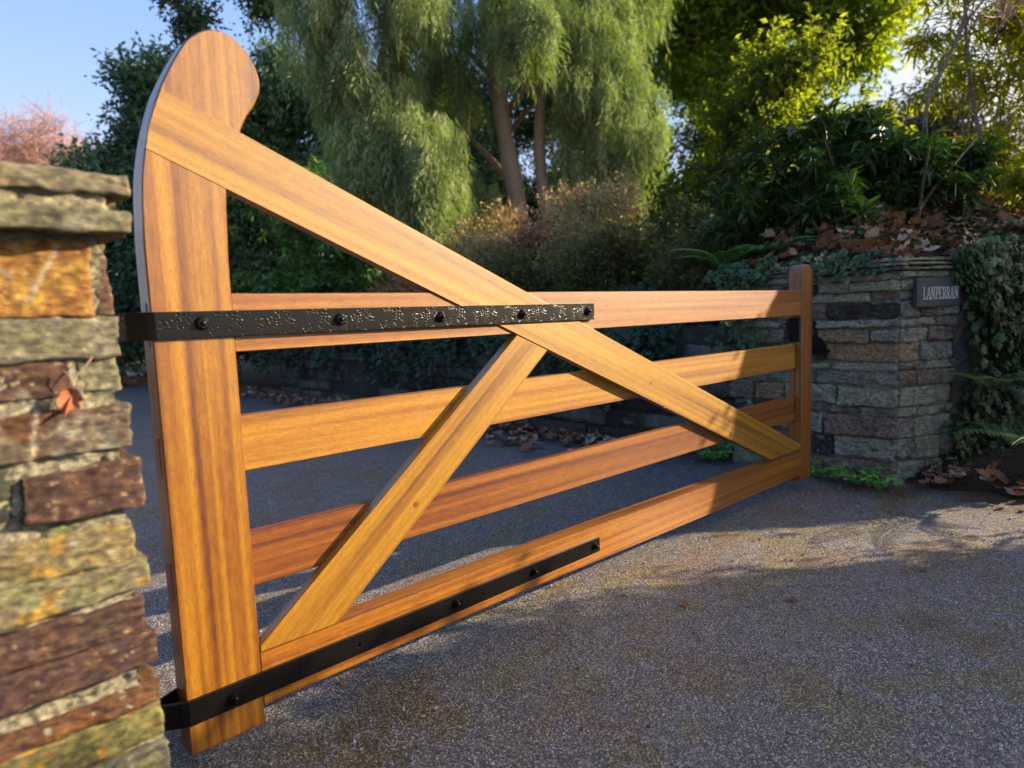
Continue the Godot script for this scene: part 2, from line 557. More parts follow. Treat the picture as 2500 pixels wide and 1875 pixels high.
	# pins the straps turn on
	for y in [0.99, 0.12]:
		var g := Geo.new()
		g.disc(Vector3(-0.43, y, -0.035), Vector3.UP, 0.016, 0.09, 0.004)
		put("hinge_pin", g.mesh(), M.iron_new, gate)
	# latch let into the inside of the closing stile
	var gl := Geo.new()
	gl.box(Vector3(2.988, 0.822, -0.066), Vector3(3.002, 0.952, -0.013), 0.001)
	var latch := put("latch_box", gl.mesh(), M.iron_new, gate)
	var gh := Geo.new()
	gh.tube([Vector3(2.992, 0.915, -0.066), Vector3(2.985, 0.922, -0.085), Vector3(2.975, 0.918, -0.10), Vector3(2.965, 0.905, -0.104)], [0.006, 0.006, 0.005, 0.004], 8)
	put("latch_handle", gh.mesh(), M.iron_new, latch)

# ---------------------------------------------------------------- stone
func stone_mesh(w: float, h: float, d: float, cell: float, seed: float, rough: float, paint: Callable, skew := [0.0, 0.0, 0.0, 0.0], ease := 0.012) -> ArrayMesh:
	# a split stone: a box of w by h by d (front face at z = 0, going back to -d), eased edges, broken and bedded faces.
	# skew: how far the corners rise (left low, right low, left high, right high)
	var st := SurfaceTool.new()
	st.begin(Mesh.PRIMITIVE_TRIANGLES)
	var half := Vector3(w, h, d) / 2.0
	var e := minf(ease, minf(w, h) * 0.4)
	var inner := half - Vector3.ONE * e
	var shape := func(p: Vector3) -> Vector3:
		var q := p.clamp(-inner, inner)
		var dir := (p - q)
		dir = dir.normalized() if dir.length() > 0.00001 else Vector3.ZERO
		var s := q + dir * e
		var o := s + Vector3(seed * 3.7, seed * 1.9, seed * 5.3)
		# bedding: ledges that break along the layers
		var ledge := noise.get_noise_3d(o.x * 80, o.y * 320, o.z * 80) * 0.6 + noise.get_noise_3d(o.x * 260, o.y * 800, o.z * 260) * 0.35
		var lump := noise.get_noise_3d(o.x * 110, o.y * 110, o.z * 110)
		var chip := maxf(0.0, noise.get_noise_3d(o.x * 75 + 50, o.y * 130, o.z * 75) - 0.25)
		s += Vector3(dir.x * 1.3, dir.y * 0.8, dir.z) * (ledge + lump * 0.8 - chip * 2.2) * rough
		var tx := s.x / w + 0.5
		var ty := s.y / h + 0.5
		s.y += lerpf(lerpf(skew[0], skew[1], tx), lerpf(skew[2], skew[3], tx), ty) + noise.get_noise_2d(s.x * 90 + seed * 31, ty * 40) * rough * 0.6
		return s
	var faces := [[Vector3.RIGHT, Vector3.UP, Vector3.BACK], [Vector3.FORWARD, Vector3.UP, Vector3.RIGHT], [Vector3.BACK, Vector3.UP, Vector3.LEFT], [Vector3.RIGHT, Vector3.FORWARD, Vector3.UP], [Vector3.RIGHT, Vector3.BACK, Vector3.DOWN]]
	for f in faces:
		var la: float = absf(half.dot(f[0])) * 2
		var lb: float = absf(half.dot(f[1])) * 2
		var big := absf(f[2].z) > 0.5 or absf(f[2].x) > 0.5
		var na := clampi(int(la / cell), 3, 120) if absf(f[0].x) > 0.5 else clampi(int(la / cell / 2.0), 3, 60)
		var nb := clampi(int(lb / cell), 3, 60) if big else clampi(int(lb / cell / 2.0), 3, 40)
		var pts := []
		for j in nb + 1:
			for i in na + 1:
				# more points near the eased edges
				var a := -1.0 + 2.0 * i / na
				var b := -1.0 + 2.0 * j / nb
				var p: Vector3 = f[0] * a * la / 2 + f[1] * b * lb / 2 + f[2] * absf(half.dot(f[2]))
				pts.append(shape.call(p))
		for j in nb:
			for i in na:
				var k := j * (na + 1) + i
				for t in [k, k + na + 1, k + 1, k + 1, k + na + 1, k + na + 2]:
					st.set_color(paint.call(pts[t]))
					st.add_vertex(pts[t] - Vector3(0, 0, half.z))
	st.generate_normals()
	st.index()
	return st.commit()

func painter(seed: float, a: Color, b: Color, lichen: Color, lichen_share: float, fleck: Color, fleck_share: float, layers := 1.0, moss := Color(0, 0, 0), moss_share := 0.0) -> Callable:
	return func(p: Vector3) -> Color:
		var o := p + Vector3(seed * 1.7, seed * 2.3, 0)
		var bed := noise.get_noise_3d(o.x * 55 * layers, o.y * 190 * layers + noise.get_noise_2d(o.x * 70, o.y * 60) * 22, o.z * 55)
		var c := a.lerp(b, clampf(0.5 + bed * 1.1, 0, 1))
		var l := noise.get_noise_3d(o.x * 130 + 9, o.y * 150, o.z * 130) + 0.4 * noise.get_noise_3d(o.x * 420, o.y * 420 + 5, o.z * 420)
		c = c.lerp(lichen, smoothstep(0.50 - lichen_share, 0.66 - lichen_share, l) * 0.8)
		if moss_share > 0.0:
			var ms := noise.get_noise_3d(o.x * 60 + 70, o.y * 90, o.z * 60) + 0.35 * noise.get_noise_3d(o.x * 300, o.y * 300 + 15, o.z * 300)
			c = c.lerp(moss, smoothstep(0.60 - moss_share, 0.85 - moss_share, ms) * 0.85)
		var fl := noise.get_noise_3d(o.x * 300, o.y * 520 + 40, o.z * 300) + 0.4 * noise.get_noise_3d(o.x * 900, o.y * 900 + 40, o.z * 300)
		c = c.lerp(fleck, smoothstep(0.56 - fleck_share, 0.70 - fleck_share, fl) * 0.85)
		return c * (1.0 + 0.22 * noise.get_noise_3d(o.x * 700, o.y * 1100, o.z * 700))

func vein(from: Vector2, to: Vector2, wide: float, under: Callable) -> Callable:
	# a quartz vein across a stone's face, over the colours underneath
	return func(p: Vector3) -> Color:
		var c: Color = under.call(p)
		var q := Vector2(p.x, p.y)
		var near := Geometry2D.get_closest_point_to_segment(q, from, to)
		var wob := noise.get_noise_2d(p.x * 300, p.y * 300) * 0.004
		var dd := q.distance_to(near + Vector2(wob, 0))
		return c.lerp(Color(0.62, 0.55, 0.42), smoothstep(wide * (1.0 + noise.get_noise_2d(p.y * 800, p.x * 500)), wide * 0.3, dd) * 0.9)

func sheet(nx: int, ny: int, at: Callable, paint: Callable, uvs = null) -> ArrayMesh:
	var g := Geo.new()
	var pts := []
	for j in ny + 1:
		for i in nx + 1: pts.append(at.call(float(i) / nx, float(j) / ny))
	for j in ny + 1:
		for i in nx + 1:
			var k := j * (nx + 1) + i
			var dx: Vector3 = pts[j * (nx + 1) + mini(i + 1, nx)] - pts[j * (nx + 1) + maxi(i - 1, 0)]
			var dy: Vector3 = pts[mini(j + 1, ny) * (nx + 1) + i] - pts[maxi(j - 1, 0) * (nx + 1) + i]
			g.vert(pts[k], dx.cross(dy).normalized(), uvs.call(pts[k]) if uvs != null else Vector2.ZERO, paint.call(pts[k]))
	for j in ny:
		for i in nx:
			var k := j * (nx + 1) + i
			g.quad(k, k + 1, k + nx + 2, k + nx + 1)
	return g.mesh()

func build_left_pillar() -> void:
	var zf := 0.30
	var pillar := thing("stone_pillar", "tall rubble stone gate pillar with two coping slabs, carrying the gate hinges", "pillar", Vector3(0, 0, 0))
	var olive := Color(0.31, 0.29, 0.17)
	var beige := Color(0.50, 0.43, 0.28)
	var rust := Color(0.42, 0.19, 0.055)
	var ochre := Color(0.56, 0.32, 0.08)
	var brown := Color(0.17, 0.09, 0.06)
	var plum := Color(0.125, 0.075, 0.065)
	var grey := Color(0.26, 0.245, 0.19)
	var pink := Color(0.55, 0.37, 0.25)
	var pale := Color(0.58, 0.53, 0.40)
	var moss := Color(0.25, 0.28, 0.075)
	var gold := Color(0.62, 0.37, 0.065)
	# [left, right, low, high, proud, colours..., skew]
	var rows := [
		["stone", -0.80, -0.333, 1.050, 1.166, 0.004, vein(Vector2(0.145, -0.035), Vector2(0.19, 0.05), 0.004, painter(1, ochre, rust, gold, 0.10, pale, 0.02, 0.6, olive, 0.05)), [0, 0, 0, 0]],
		["stone", -0.330, -0.305, 1.052, 1.166, -0.004, painter(2, brown, grey, pale, 0.12, pink, 0.05), [0, 0, 0, 0]],
		["stone", -0.80, -0.299, 0.984, 1.046, 0.006, vein(Vector2(0.045, -0.05), Vector2(0.05, 0.04), 0.010, painter(3, olive, grey, pale, 0.05, moss, 0.02, 1.3)), [0, 0, 0, 0]],
		["stone", -0.80, -0.372, 0.926, 0.976, 0.002, painter(4, brown, plum, pale, 0.06, pink, 0.06), [0, 0, 0, 0]],
		["stone", -0.366, -0.305, 0.930, 0.984, -0.002, painter(5, olive, Color(0.28, 0.27, 0.17), pale, 0.1, grey, 0.02, 1.4), [0, 0, 0, 0]],
		["stone", -0.80, -0.297, 0.832, 0.904, 0.008, vein(Vector2(0.11, -0.034), Vector2(0.122, 0.034), 0.005, painter(6, Color(0.19, 0.09, 0.05), grey, pale, 0.08, pink, 0.05, 0.8, olive, 0.16)), [0, 0, 0, -0.004]],
		["stone", -0.80, -0.464, 0.745, 0.822, -0.002, painter(7, Color(0.07, 0.085, 0.06), Color(0.12, 0.13, 0.09), olive, 0.05, grey, 0.02), [0, 0, 0, 0]],
		["stone", -0.458, -0.289, 0.728, 0.808, 0.012, painter(8, plum, brown, pink, 0.07, Color(0.45, 0.30, 0.2), 0.08, 0.5), [0.006, -0.002, -0.002, 0.004]],
		["stone", -0.80, -0.307, 0.640, 0.704, 0.004, painter(9, Color(0.38, 0.29, 0.13), olive, gold, 0.20, pale, 0.06, 0.9, rust, 0.12), [-0.006, 0.0, -0.01, 0]],
		["stone", -0.80, -0.292, 0.588, 0.640, 0.014, painter(10, Color(0.29, 0.29, 0.15), Color(0.33, 0.28, 0.17), gold, 0.16, moss, 0.06, 0.8, Color(0.24, 0.28, 0.07), 0.12), [-0.03, 0.004, -0.004, -0.002]],
		["stone", -0.80, -0.305, 0.508, 0.570, 0.010, painter(11, plum, brown, Color(0.3, 0.2, 0.14), 0.05, pink, 0.06, 1.2, olive, 0.06), [-0.004, 0.004, 0.002, -0.006]],
		["stone", -0.80, -0.290, 0.444, 0.505, 0.018, painter(12, Color(0.12, 0.07, 0.07), brown, olive, 0.08, pink, 0.05, 1.1), [0, 0.012, -0.004, 0.003]],
		["stone", -0.80, -0.290, 0.379, 0.412, 0.012, painter(13, brown, Color(0.30, 0.13, 0.04), olive, 0.06, pale, 0.03, 1.0), [0.004, 0, 0.002, 0]],
		["stone", -0.80, -0.293, 0.318, 0.377, 0.014, painter(14, Color(0.33, 0.27, 0.11), Color(0.24, 0.26, 0.09), gold, 0.14, rust, 0.05, 0.9, Color(0.27, 0.31, 0.08), 0.14), [0, 0, 0, 0]],
		["stone", -0.80, -0.288, 0.235, 0.305, 0.020, painter(15, Color(0.30, 0.29, 0.20), olive, pale, 0.12, moss, 0.06, 1.0, moss, 0.12), [0, 0, 0, 0]],
		["stone", -0.80, -0.285, 0.15, 0.222, 0.016, painter(16, brown, olive, pale, 0.1, moss, 0.06), [0, 0, 0, 0]],
		["stone", -0.80, -0.28, 0.07, 0.140, 0.02, painter(17, grey, olive, pale, 0.1, moss, 0.06), [0, 0, 0, 0]],
		["stone", -0.80, -0.28, -0.02, 0.062, 0.02, painter(18, brown, olive, pale, 0.1, moss, 0.1), [0, 0, 0, 0]],
		["coping_slab", -0.84, -0.276, 1.2365, 1.276, 0.045, painter(19, Color(0.34, 0.30, 0.21), Color(0.27, 0.25, 0.17), Color(0.42, 0.38, 0.27), 0.15, Color(0.36, 0.14, 0.07), 0.10, 0.5), [0, 0, 0, -0.006]],
		["coping_slab", -0.84, -0.279, 1.178, 1.216, 0.05, painter(20, Color(0.30, 0.28, 0.18), Color(0.20, 0.20, 0.13), Color(0.42, 0.40, 0.30), 0.14, moss, 0.03, 0.9), [0, 0, 0, 0]],
	]
	var k := 0.0
	for r in rows:
		k += 1.0
		var w: float = r[2] - r[1]
		var h: float = r[4] - r[3] + (0.004 if r[0] == "stone" else 0.0)
		var deep := 0.62 if r[0] == "coping_slab" else 0.55
		var near: float = clampf(w, 0.02, 1.0)
		var s := put(r[0], stone_mesh(w, h, deep + r[5], 0.0036, k, 0.0055, r[6], r[7], 0.005), M.stone, pillar)
		s.position = Vector3((r[1] + r[2]) / 2, (r[3] + r[4]) / 2, zf + r[5])
	# mortar core, a little behind the stones, bulging here and there, mossy low down
	var mp := painter(30, Color(0.50, 0.455, 0.325), Color(0.38, 0.35, 0.245), Color(0.60, 0.56, 0.44), 0.1, Color(0.16, 0.15, 0.09), 0.04, 0.4, Color(0.26, 0.29, 0.11), 0.1)
	var mz := func(x: float, y: float) -> float: return 0.006 * noise.get_noise_2d(x * 200, y * 260) + 0.004 * noise.get_noise_2d(x * 800, y * 800 + 7)
	var front := func(a: float, b: float) -> Vector3:
		var x := lerpf(-0.79, -0.318, a)
		var y := lerpf(0.0, 1.235, b)
		return Vector3(x + (0.006 * noise.get_noise_2d(y * 300, 3) if a > 0.99 else 0.0), y, zf - 0.004 + mz.call(x, y))
	var core := put("mortar", sheet(110, 240, front, mp), M.mortar, pillar)
	var side := func(a: float, b: float) -> Vector3:
		var y := lerpf(0.0, 1.235, b)
		var z := lerpf(zf - 0.004, -0.24, a)
		return Vector3(-0.318 + 0.006 * noise.get_noise_2d(y * 300, 3) + (0.0 if a < 0.01 else mz.call(z, y)), y, z + (mz.call(-0.318, y) if a < 0.01 else 0.0))
	put("mortar", sheet(60, 160, side, mp), M.mortar, pillar)
	var bed := func(a: float, b: float) -> Vector3:
		var x := lerpf(-0.80, -0.292, a)
		return Vector3(x, lerpf(1.215, 1.24, b), zf + 0.034 + mz.call(x, b * 0.03) - (0.02 if a > 0.97 else 0.0))
	put("mortar", sheet(110, 8, bed, mp), M.mortar, pillar)
	# a dry leaf caught against the mortar
	var lf := put("dry_leaf", lobed_leaf(4, 0.026, 1.1), M.dead, self)
	lf.transform = Transform3D(Basis(Vector3.BACK, 2.7) * Basis(Vector3.RIGHT, 1.15), Vector3(-0.378, 0.930, zf + 0.012))
	tag(lf, "curled red-brown dry leaf stuck to the front of the tall gate pillar", "leaf")
	var gt := Geo.new()
	for q in [[Vector3(-0.345, 0.985, zf + 0.012), Vector3(-0.372, 0.955, zf + 0.02)], [Vector3(-0.36, 0.972, zf + 0.012), Vector3(-0.38, 0.945, zf + 0.02)], [Vector3(-0.385, 0.965, zf + 0.014), Vector3(-0.376, 0.94, zf + 0.02)]]:
		gt.tube([q[0], (q[0] + q[1]) / 2 + Vector3(0.002, 0.002, 0.004), q[1]], [0.0011, 0.0012, 0.0008], 6)
	var twig := put("dead_stalks", gt.mesh(), plain(Color(0.30, 0.19, 0.12), 0.9), self)
	tag(twig, "thin broken dead stalks clinging to the tall pillar above the leaf", "stalks")

# ---------------------------------------------------------------- the far pier and retaining wall
const JAMB_X := 3.45
const SPLAY := 0.4363   # 25 degrees

func build_pier() -> void:
	var pier := thing("stone_pier", "dark slate rubble pier beside the closing end of the gate", "pier")
	var tones := [[Color(0.247, 0.215, 0.165), Color(0.467, 0.424, 0.329)], [Color(0.376, 0.335, 0.256), Color(0.600, 0.569, 0.437)], [Color(0.059, 0.051, 0.042), Color(0.117, 0.102, 0.079)], [Color(0.273, 0.177, 0.125), Color(0.441, 0.316, 0.232)], [Color(0.597, 0.367, 0.181), Color(0.428, 0.329, 0.204)], [Color(0.415, 0.392, 0.261), Color(0.600, 0.563, 0.374)]]
	rng.seed = 77
	# courses from the ground up: height of each
	var courses := [0.145, 0.13, 0.12, 0.055, 0.115, 0.09, 0.05, 0.105, 0.085, 0.055, 0.095, 0.05, 0.065, 0.045]
	var y := -0.02
	var n := Vector3(-sin(SPLAY), 0, cos(SPLAY))
	var along := Vector3(cos(SPLAY), 0, sin(SPLAY))
	var corner := Vector3(JAMB_X, 0, 0.33)
	var k := 100.0
	for c in courses.size():
		var h: float = courses[c]
		# the jamb, running away from the camera along -z
		var z := 0.33 + rf(-0.004, 0.01)
		var limit := -0.62 + rf(-0.06, 0.05)
		while z > limit + 0.05:
			var w := minf(rf(0.14, 0.46) if h < 0.1 else rf(0.2, 0.5), z - limit)
			var t: Array = tones[rng.randi() % tones.size()]
			var first := z > 0.3
			k += 1.0
			var p := painter(k, t[0], t[1], Color(0.36, 0.35, 0.29), 0.03 + 0.05 * rng.randf(), Color(0.40, 0.39, 0.34), 0.02, 1.0, Color(0.10, 0.115, 0.035), 0.08 if c < 4 else 0.0)
			var g := rf(0.005, 0.011)
			var s := put("stone", stone_mesh(w - g, h - rf(0.005, 0.014), 0.30 if not first else 0.26, 0.009, k, 0.011, p, [rf(-0.008, 0.008), rf(-0.008, 0.008), rf(-0.008, 0.008), rf(-0.008, 0.008)], 0.005), M.stone, pier)
			# the stone's own front (+z) looks towards -x
			s.transform = Transform3D(Basis(Vector3.UP, -PI / 2), Vector3(JAMB_X + rf(-0.018, 0.012), y + h / 2, z - w / 2))
			z -= w
		# the splayed front
		var a := 0.012 if c % 2 else 0.02
		while a < 0.40:
			var w := minf(rf(0.1, 0.3), 0.44 - a)
			if w < 0.05: break
			var t: Array = tones[[0, 1, 4, 5, 5, 3][rng.randi() % 6]]
			k += 1.0
			var p := painter(k, t[0], t[1], Color(0.40, 0.40, 0.33), 0.06 + 0.06 * rng.randf(), Color(0.42, 0.41, 0.36), 0.02, 1.0, Color(0.13, 0.145, 0.045), 0.10)
			var s := put("stone", stone_mesh(w - 0.01, h - rf(0.006, 0.012), 0.12, 0.009, k, 0.011, p, [rf(-0.004, 0.004), rf(-0.004, 0.004), rf(-0.004, 0.004), rf(-0.004, 0.004)], 0.006), M.stone, pier)
			var pos: Vector3 = corner + along * (a + w / 2) + n * rf(-0.004, 0.008)
			s.transform = Transform3D(Basis(along, Vector3.UP, n), Vector3(pos.x, y + h / 2, pos.z))
			a += w
		y += h
	# thin slates that cap it, some slipped and overhanging
	for c in 3:
		var z := 0.37
		while z > -0.5:
			var w := rf(0.2, 0.55)
			k += 1.0
			var t: Array = tones[[0, 1, 5][rng.randi() % 3]]
			var p := painter(k, t[0], t[1], Color(0.34, 0.35, 0.29), 0.08, Color(0.40, 0.39, 0.34), 0.02, 1.0, Color(0.12, 0.13, 0.04), 0.1)
			var hh := rf(0.014, 0.024)
			var s := put("coping_slate", stone_mesh(w - 0.01, hh, 0.4, 0.012, k, 0.005, p, [0.0, 0.0, 0.0, 0.0], 0.003), M.stone, pier)
			s.transform = Transform3D(Basis(Vector3.UP, -PI / 2) * Basis(Vector3.BACK, rf(-0.02, 0.02)), Vector3(JAMB_X - rf(-0.01, 0.05), y + 0.012 + c * 0.024, z - w / 2))
			z -= w
		var q := 0.05
		while q < 0.5:
			var w := rf(0.15, 0.3)
			k += 1.0
			var s := put("coping_slate", stone_mesh(w, rf(0.014, 0.024), 0.2, 0.012, k, 0.005, painter(k, tones[5][0], tones[5][1], Color(0.34, 0.35, 0.29), 0.1, Color(0.40, 0.39, 0.34), 0.02), [0.0, 0.0, 0.0, 0.0], 0.006), M.stone, pier)
			var pos: Vector3 = corner + along * (q + w / 2) + n * rf(0.0, 0.03)
			s.transform = Transform3D(Basis(along, Vector3.UP, n), Vector3(pos.x, y + 0.013 + c * 0.024, pos.z))
			q += w
	var mp := painter(60, Color(0.42, 0.40, 0.33), Color(0.30, 0.285, 0.225), Color(0.5, 0.48, 0.38), 0.06, Color(0.07, 0.06, 0.05), 0.05, 0.4, Color(0.12, 0.14, 0.04), 0.1)
	var f1 := func(a: float, b: float) -> Vector3:
		var z := lerpf(0.335, -0.64, a)
		var yy := b * (y - 0.0)
		return Vector3(JAMB_X + 0.022 + 0.012 * noise.get_noise_2d(z * 200, yy * 200), yy, z)
	put("mortar", sheet(80, 90, f1, mp), M.mortar, pier)
	var f2 := func(a: float, b: float) -> Vector3:
		var yy := b * y
		var q: Vector3 = corner + along * (a * 0.46) - n * (0.020 + 0.012 * noise.get_noise_2d(a * 90, yy * 200))
		return Vector3(q.x, yy, q.z)
	put("mortar", sheet(40, 90, f2, mp), M.mortar, pier)
	# name plate
	var plate := thing("name_plate", "dark slate house name plate on the pier, lettered LANPERRAN", "sign")
	var o: Vector3 = corner + along * 0.235 + n * 0.034 + Vector3(0, 1.062, 0)
	plate.transform = Transform3D(Basis(along, Vector3.UP, n), o)
	var gp := Geo.new()
	gp.box(Vector3(-0.158, -0.078, -0.014), Vector3(0.158, 0.078, 0.014), 0.002)
	var slate := plain(Color(0.035, 0.038, 0.042), 0.5)
	slate.heightmap_enabled = true
	slate.heightmap_texture = M.grain_h
	slate.uv1_triplanar = true
	slate.uv1_scale = Vector3.ONE * 4.0
	slate.heightmap_scale = 0.08
	put("plate", gp.mesh(), slate, plate)
	var tm := TextMesh.new()
	var sf := SystemFont.new()
	sf.font_names = PackedStringArray(["Droid Serif"])
	tm.font = sf
	tm.text = "LANPERRAN"
	tm.font_size = 32
	tm.pixel_size = 0.00235
	tm.depth = 0.002
	var words := put("lettering", tm, plain(Color(0.58, 0.53, 0.46), 0.8), plate)
	words.transform = Transform3D(Basis.from_scale(Vector3(0.255 / tm.get_aabb().size.x, 0.066 / tm.get_aabb().size.y, 1)), Vector3(0.012, -0.004, 0.0145))
	words.position.x -= tm.get_aabb().get_center().x * words.scale.x
	words.position.y -= tm.get_aabb().get_center().y * words.scale.y
	# quarter-round catch fixed to the pier
	var pts := [[0.0, 0.0]]
	for q in 11: pts.append([0.125 * cos(q * PI / 20), 0.10 * sin(q * PI / 20)])
	var catch_ := thing("gate_catch", "black quarter-round gate catch fixed to the dark pier behind the closing stile", "gate catch", Vector3(3.40, 0.755, -0.155))
	put("catch_plate", strap_plate(poly(pts), 0.03), M.iron_new, catch_).transform = Transform3D(Basis(Vector3.UP, -PI / 2), Vector3.ZERO)
	var gb := Geo.new()
	gb.box(Vector3(0.0, -0.02, -0.01), Vector3(0.05, 0.0, 0.13), 0.002)
	put("catch_bracket", gb.mesh(), M.iron_new, catch_)

func strap_plate(p: PackedVector2Array, t: float) -> ArrayMesh:
	return board(p, 0.0, t, Vector2(1, 0), Vector2.ZERO, 0.0015)

func build_low_wall() -> void:
	var wall := thing("retaining_wall", "low dark stone retaining wall along the drive behind the gate, ivy on top", "wall")
	rng.seed = 99
	var tones := [[Color(0.10, 0.09, 0.08), Color(0.17, 0.155, 0.135)], [Color(0.14, 0.13, 0.11), Color(0.20, 0.19, 0.17)], [Color(0.06, 0.055, 0.05), Color(0.10, 0.09, 0.08)], [Color(0.19, 0.185, 0.175), Color(0.26, 0.25, 0.235)]]
	var k := 300.0
	var y := -0.02
	for c in 7:
		var h := rf(0.09, 0.15)
		var z := -0.62 + rf(0, 0.1)
		while z > -7.5:
			var w := rf(0.25, 0.7)
			var t: Array = tones[rng.randi() % 4]
			k += 1.0
			var s := put("stone", stone_mesh(w - 0.02, h - 0.014, 0.24, 0.04, k, 0.016, painter(k, t[0], t[1], Color(0.3, 0.3, 0.25), 0.05, Color(0.36, 0.36, 0.3), 0.02, 1.0, Color(0.09, 0.11, 0.03), 0.1), [rf(-0.008, 0.008), rf(-0.008, 0.008), rf(-0.008, 0.008), rf(-0.008, 0.008)], 0.016), M.stone, wall)
			s.transform = Transform3D(Basis(Vector3.UP, -PI / 2), Vector3(JAMB_X + 0.02 + rf(-0.02, 0.02), y + h / 2, z - w / 2))
			z -= w
		y += h
		if y > 0.8: break
	var mp := painter(61, Color(0.10, 0.095, 0.08), Color(0.07, 0.065, 0.055), Color(0.16, 0.15, 0.12), 0.06, Color(0.05, 0.05, 0.04), 0.05, 0.4)
	put("mortar", sheet(70, 12, func(a: float, b: float) -> Vector3: return Vector3(JAMB_X + 0.035, b * y, lerpf(-0.6, -7.6, a)), mp), M.mortar, wall)

# ---------------------------------------------------------------- ground
func bank_y(p: Vector2) -> float:
	# height of the upper ground behind the walls at (x, z)
	var along := Vector2(cos(SPLAY), sin(SPLAY))
	var q := p - Vector2(JAMB_X, 0.33)
	var into := minf(p.x - JAMB_X, q.dot(Vector2(along.y, -along.x)))
	var base := lerpf(0.76, 1.235, smoothstep(-0.95, -0.6, p.y))
	var up := maxf(into - 0.05, 0.0)
	return base + 0.24 * up + 0.36 * (1.0 - exp(-up / 1.2)) - 0.004 * up * up + 0.05 * noise.get_noise_2d(p.x * 40, p.y * 40) + 0.02 * noise.get_noise_2d(p.x * 160, p.y * 160)

func build_ground() -> void:
	var soil := func(p: Vector3) -> Color:
		var c := Color(0.055, 0.04, 0.026).lerp(Color(0.13, 0.08, 0.045), clampf(0.5 + noise.get_noise_2d(p.x * 60, p.z * 60), 0, 1))
		return c.lerp(Color(0.05, 0.065, 0.02), smoothstep(0.0, 0.5, noise.get_noise_2d(p.x * 18 + 90, p.z * 18)))
	var g := put("ground", sheet(60, 60, func(a: float, b: float) -> Vector3: return Vector3(lerpf(-150, 150, a), -0.03, lerpf(150, -150, b)), soil), M.soil)
	tag(g, "", "", "", "structure")
	# the asphalt drive, with damp, moss and silt where they lie
	var tar := func(p: Vector3) -> Color:
		var c := Color(1.68, 1.44, 1.14)
		var a := noise.get_noise_2d(p.x * 16, p.z * 16)
		var b := noise.get_noise_2d(p.x * 20 + 40, p.z * 30)
		var f := noise.get_noise_2d(p.x * 160 + 9, p.z * 160)
		c = c.lerp(Color(1.0, 0.87, 0.76), smoothstep(-0.12, 0.35, a + 0.15 * f))
		c = c.lerp(Color(1.32, 0.86, 0.53), smoothstep(-0.05, 0.35, b + 0.12 * f) * 0.75)
		c = c.lerp(Color(1.85, 1.78, 1.7), smoothstep(0.16, 0.42, noise.get_noise_2d(p.x * 38 - 60, p.z * 38) + 0.2 * f) * 0.6)
		# moss by the foot of the hanging post, and mossy silt along the right verge
		var m := smoothstep(0.30, 0.05, Vector2(p.x - 0.16, (p.z - 0.16) * 1.2).length()) * smoothstep(-0.25, 0.25, noise.get_noise_2d(p.x * 330, p.z * 330) + 0.12)
		m = maxf(m, smoothstep(2.75, 3.3, p.x + 0.5 * b) * smoothstep(-0.3, 0.35, noise.get_noise_2d(p.x * 120, p.z * 60 + 20)) * 0.75 * smoothstep(0.0, 0.5, p.z))
		m = maxf(m, smoothstep(0.34, 0.1, Vector2(p.x - 1.75, (p.z - 0.98) * 1.3).length()) * 0.35)
		c = c.lerp(Color(0.34, 0.36, 0.10), m * 0.8)
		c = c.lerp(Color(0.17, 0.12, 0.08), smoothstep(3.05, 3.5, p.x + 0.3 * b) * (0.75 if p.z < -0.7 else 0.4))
		return c
	var near := func(a: float, b: float) -> Vector3: return Vector3(lerpf(-3.4, 3.56, a), 0.004 + 0.004 * noise.get_noise_2d(a * 200, b * 200), lerpf(3.2, -4.0, b))
	var uvs := func(p: Vector3) -> Vector2: return Vector2(p.x, p.z) / 1.3
	tag(put("driveway", sheet(230, 230, near, tar, uvs), M.asphalt), "", "", "", "structure")
	var far := func(a: float, b: float) -> Vector3: return Vector3(lerpf(-3.4, 3.56, a) , 0.003, lerpf(-3.98, -17.0, b))
	tag(put("driveway", sheet(60, 100, far, tar, uvs), M.asphalt), "", "", "", "structure")
	var road := func(a: float, b: float) -> Vector3: return Vector3(lerpf(-16, 16, a), 0.0, lerpf(3.1, 9.0, b))
	tag(put("road", sheet(80, 30, road, tar, uvs), M.asphalt), "", "", "", "structure")
	# upper ground behind the walls
	var bk := func(a: float, b: float) -> Vector3:
		var z := lerpf(-15.0, 4.5, a)
		var x := JAMB_X + 0.06 + maxf(0.0, (z - 0.28) / tan(SPLAY)) + b * b * 26.0
		return Vector3(x, bank_y(Vector2(x, z)), z)
	tag(put("bank", sheet(195, 70, bk, soil), M.soil), "", "", "", "structure")
	# verge in front of the splayed wall
	var vg := func(a: float, b: float) -> Vector3:
		var x := 3.42 + a * a * 9.0
		var z := lerpf(0.2, 7.5, b)
		return Vector3(x + 0.06 * noise.get_noise_2d(z * 90, 0), -0.01 + 0.10 * smoothstep(0.0, 0.4, x - 3.45) + 0.12 * (x - 3.45) + 0.03 * noise.get_noise_2d(x * 90, z * 90), z)
	tag(put("verge", sheet(60, 80, vg, soil), M.soil), "", "", "", "structure")
	# the splayed wall goes on under ivy
	var n := Vector3(-sin(SPLAY), 0, cos(SPLAY))
	var along := Vector3(cos(SPLAY), 0, sin(SPLAY))
	var wl := func(a: float, b: float) -> Vector3: return Vector3(JAMB_X, 0, 0.33) + along * lerpf(0.40, 4.5, a) + Vector3(0, b * 1.26, 0) + n * 0.02 * noise.get_noise_2d(a * 900, b * 200)
	var w := put("splayed_wall", sheet(120, 40, wl, painter(62, Color(0.10, 0.09, 0.08), Color(0.15, 0.14, 0.12), Color(0.16, 0.17, 0.1), 0.1, Color(0.05, 0.05, 0.04), 0.05, 0.4)), M.mortar)
	tag(w, "dark wall right of the name plate, almost hidden under hanging ivy", "wall")

